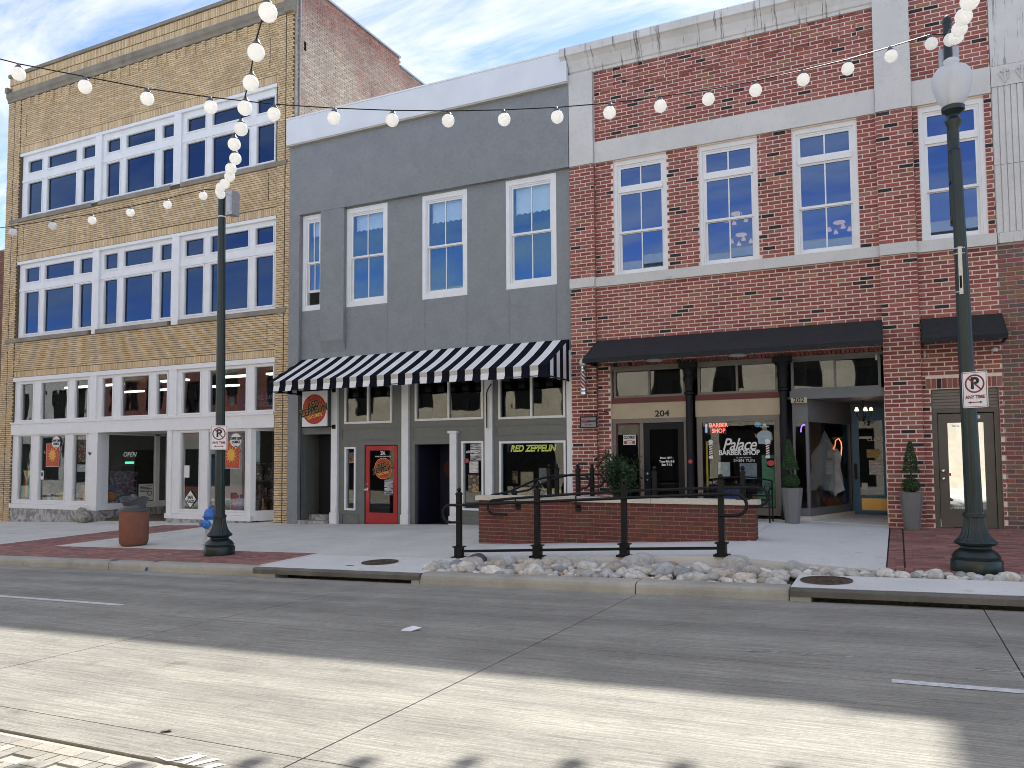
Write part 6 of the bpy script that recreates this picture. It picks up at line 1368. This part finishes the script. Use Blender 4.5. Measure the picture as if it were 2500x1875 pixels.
hy = thing('fire_hydrant', 'silver fire hydrant with blue bonnet and caps behind the left lamp post', 'fire hydrant', (-12.93, -4.86, -.08))
hx, hyy, hz = -12.93, -4.86, -.085
M_silver = plain('silver_paint', (.52, .53, .54), .4, .55, var=.2, scale=14, bmp=.2); M_hblue = plain('blue_enamel', (.02, .16, .55), .35, var=.1, coat=.3)
q = MB(); q.lathe([(.15, 0), (.15, .035), (.10, .04), (.10, .10), (.135, .105), (.135, .135), (.095, .14), (.088, .30), (.088, .44), (.10, .46), (.125, .47), (.125, .53), (.115, .56)], (hx, hyy, hz), 24); q.build('barrel', M_silver, hy)
for k in range(8): a = k*math.pi/4; q = MB(); q.lathe([(.014, .036), (.014, .055)], (hx+.125*math.cos(a), hyy+.125*math.sin(a), hz), 6); q.build('bolt', M_silver, hy)
q = MB(); q.lathe([(.145, .605), (.148, .63), (.125, .635), (.122, .67), (.112, .72), (.09, .76), (.055, .785), (.032, .79), (.03, .835), (.012, .84)], (hx, hyy, hz), 24); q.lathe([(.115, .56), (.125, .58), (.13, .62)], (hx, hyy, hz), 24); q.build('bonnet', M_hblue, hy)
for ang_, r_ in ((R(200), .06), (R(290), .085), (R(20), .06)):
    dx, dy = math.cos(ang_), math.sin(ang_); c0 = Vector((hx, hyy, hz+.47)); dvec = Vector((dx, dy, 0))
    q = MB(); q.tube([c0+dvec*.08, c0+dvec*.14], r_*.8, 14); q.build('nozzle', M_silver, hy); q = MB(); q.tube([c0+dvec*.135, c0+dvec*.15, c0+dvec*.185, c0+dvec*.20, c0+dvec*.225], [r_*1.1, r_*1.15, r_, r_*.5, r_*.35], 14); q.build('cap', M_hblue, hy)
bm = bmesh.new(); bmesh.ops.create_icosphere(bm, subdivisions=4, radius=1)
for v in bm.verts:
    v.co *= 1+.30*noise.noise(v.co*1.3+Vector((4, 1, 7)))+.10*noise.noise(v.co*4); s = .62 if v.co.z > .2 else 1.0; t_ = max(0, min(1, (v.co.z+.1)/.7)); v.co.x *= 1-.45*t_; v.co.y *= 1-.3*t_
    v.co = Vector((v.co.x*.27-.06*t_, v.co.y*.22, max(-.22, v.co.z*.27)))
for f in bm.faces: f.smooth = True
me = bpy.data.meshes.new('boulder'); bm.to_mesh(me); bm.free(); me.materials.append(plain('pale_rock', (.30, .28, .24), .9, var=.45, scale=9, bmp=.8, bscale=30)); bo_ = link('boulder', me); bo_.location = (-23.3, -.25, -.03); tag(bo_, 'lumpy pale boulder against the marble base of the tan shop', 'boulder')

# ------------------------------------------------------------------ planters and plants
def leaves(nm, parent, pts, size, mats, seed, flat=.0):
    rr = random.Random(seed); mb = MB()
    for p, nrm in pts:
        s = size*rr.uniform(.6, 1.35); n_ = (Vector(nrm)+Vector((rr.uniform(-.8, .8), rr.uniform(-.8, .8), rr.uniform(-.8, .8)))).normalized()
        u = n_.orthogonal().normalized(); u.rotate(Matrix.Rotation(rr.uniform(0, 6.28), 3, n_)); v = n_.cross(u); p = Vector(p)
        mb.add([p-u*s, p+v*s*.42+n_*s*.15, p+u*s, p-v*s*.42+n_*s*.15], [(0, 1, 2), (0, 2, 3)], rr.randrange(len(mats)))
    return mb.build(nm, mats, parent)
def leafmat(name, c):
    mt, N, L, b = nodes(name); v = pos(N, L); L.new(ramp(N, L, tex(N, L, v, 14, 3), .3, .7, tuple(x*.65 for x in c), tuple(x*1.3 for x in c)), b.inputs['Base Color']); b.inputs['Roughness'].default_value = .5; b.inputs['Specular IOR Level'].default_value = .35; return mt
LM = [leafmat('box_leaf_a', (.030, .075, .022)), leafmat('box_leaf_b', (.045, .10, .03)), leafmat('box_leaf_c', (.02, .05, .018))]
M_bark = plain('bark', (.08, .05, .03), .9, var=.3, bmp=.5)
M_plant = plain('gray_resin', (.165, .165, .165), .5, var=.07, bmp=.06)
def planter(x, y, z, label):
    t = thing('planter', label, 'planter', (x, y, z), 'tall gray planters by the barber shop'); q = MB(); n = 12
    vs = [(x+r_*math.cos(2*math.pi*(k+.5)/n), y+r_*math.sin(2*math.pi*(k+.5)/n), z+h) for r_, h in ((.135, 0), (.215, .70), (.20, .70), (.19, .66)) for k in range(n)]
    q.add(vs, [(i*n+k, i*n+(k+1) % n, (i+1)*n+(k+1) % n, (i+1)*n+k) for i in range(3) for k in range(n)]+[tuple(range(n-1, -1, -1))]); q.build('pot', M_plant, t)
    q = MB(); q.add([(x+.19*math.cos(2*math.pi*k/n), y+.19*math.sin(2*math.pi*k/n), z+.655) for k in range(n)], [tuple(range(n))]); q.build('soil', M_dirt, t)
def topiary(x, y, z, seed, label, dx):
    t = thing('topiary', label, 'shrub', (x, y, z), 'clipped topiaries in the gray planters'); rr = random.Random(seed)
    q = MB(); q.tube([(x, y, z), (x+.01, y, z+.3), (x+dx*.5, y, z+.45), (x+dx, y, z+.9)], [.016, .014, .012, .006], 7); q.build('trunk', M_bark, t)
    pts = []
    for _ in range(2300):
        d = Vector((rr.gauss(0, 1), rr.gauss(0, 1), rr.gauss(0, 1))).normalized(); k = rr.uniform(.72, 1.05); bumpy = 1+.08*noise.noise(d*3+Vector((seed, 0, 0))); pts.append((Vector((x, y, z+.16))+Vector((d.x*.155, d.y*.155, d.z*.145))*k*bumpy, d))
    leaves('ball_crown', t, pts, .015, LM, seed)
    pts = []
    for _ in range(2600):
        h = rr.random()**1.25; a = rr.uniform(0, 6.283); r_ = (.135*(1-h)**.8+.02)*rr.uniform(.7, 1.06)*(1+.12*noise.noise(Vector((math.cos(a)*2, math.sin(a)*2, h*6+seed)))); base = Vector((x+dx*(.5+.5*h), y, z+.40+h*.58)); d = Vector((math.cos(a), math.sin(a), .3)); pts.append((base+Vector((math.cos(a), math.sin(a), 0))*r_, d))
    leaves('cone_crown', t, pts, .016, LM, seed+1)
planter(.20, -.42, zs(.2, -.42), 'tall gray faceted planter in front of the brick pier by the brown door'); topiary(.20, -.42, zs(.2, -.42)+.66, 11, 'clipped topiary with ball and cone before the brick pier', .01)
planter(-1.89, -.58, .40, 'tall gray faceted planter beside the black column at 202'); topiary(-1.89, -.58, 1.06, 23, 'clipped leaning topiary with ball and cone beside the black column', -.03)
bs = thing('potted_shrub', 'dark green leafy potted shrub beside the barber shop door', 'shrub', (-5.35, -.75, .43))
q = MB(); q.lathe([(.16, 0), (.2, .25), (.22, .3), (.19, .3)], (-5.35, -.75, .436), 20); q.build('pot', M_blackp, bs)
rr = random.Random(5); pts = []; stem = MB()
for k in range(84):
    a = rr.uniform(0, 6.283); sp = rr.uniform(.1, .52); h = rr.uniform(.45, 1.28); p0 = Vector((-5.35, -.75, .7)); p1 = p0+Vector((math.cos(a)*sp*.5, math.sin(a)*sp*.4, h*.6)); p2 = p0+Vector((math.cos(a)*sp*1.1, math.sin(a)*sp*.8, h*(1-.25*sp)))
    stem.tube([p0, p1, p2], [.008, .006, .003], 4)
    for i in range(34): u = .3+.7*rr.random(); p = p0.lerp(p1, u*2) if u < .5 else p1.lerp(p2, u*2-1); pts.append((p+Vector((rr.gauss(0, .05), rr.gauss(0, .05), rr.gauss(0, .05))), Vector((math.cos(a), math.sin(a), .8))))
stem.build('stems', M_bark, bs); leaves('leaves', bs, pts, .042, [leafmat('shrub_leaf_a', (.018, .055, .02)), leafmat('shrub_leaf_b', (.035, .085, .028)), leafmat('shrub_leaf_c', (.012, .035, .015))], 8)
# ornamental iron bench
be = thing('iron_bench', 'ornamental black iron bench with scrolled back in front of the barber window', 'bench', (-2.85, -.75, .43))
x0, x1, yb, zb = -3.42, -2.25, -.62, .436
q = MB(); q.tube([(x0, yb, zb+.8), (x0+.3, yb, zb+.86), ((x0+x1)/2, yb, zb+.88), (x1-.3, yb, zb+.86), (x1, yb, zb+.8)], .016, 6); q.tube([(x0, yb, zb+.5), (x1, yb, zb+.5)], .014, 6); q.build('back_frame', M_black, be)
for k in range(7):
    cx = x0+.09+k*(x1-x0-.18)/6; q = MB(); q.tube([(cx+.075*math.cos(a)*(1-a/14), yb, zb+.66+.11*math.sin(a)*(1-a/14)) for a in [i*.5 for i in range(20)]], .008, 5); q.build('scroll', M_black, be)
for k in range(6): MB().box(x0+.03, x1-.03, yb-.06-k*.07, yb-.01-k*.07, zb+.42, zb+.44).build('seat_slat', M_black, be)
for x in (x0, x1):
    for y in (yb, yb-.42): q = MB(); q.tube([(x, y, zb), (x, y-.02, zb+.25), (x, y, zb+(.8 if y == yb else .62))], .016, 6); q.build('leg', M_black, be)
    q = MB(); q.tube([(x, yb, zb+.62), (x, yb-.2, zb+.66), (x, yb-.42, zb+.62), (x, yb-.46, zb+.55)], .016, 6); q.build('armrest', M_black, be)
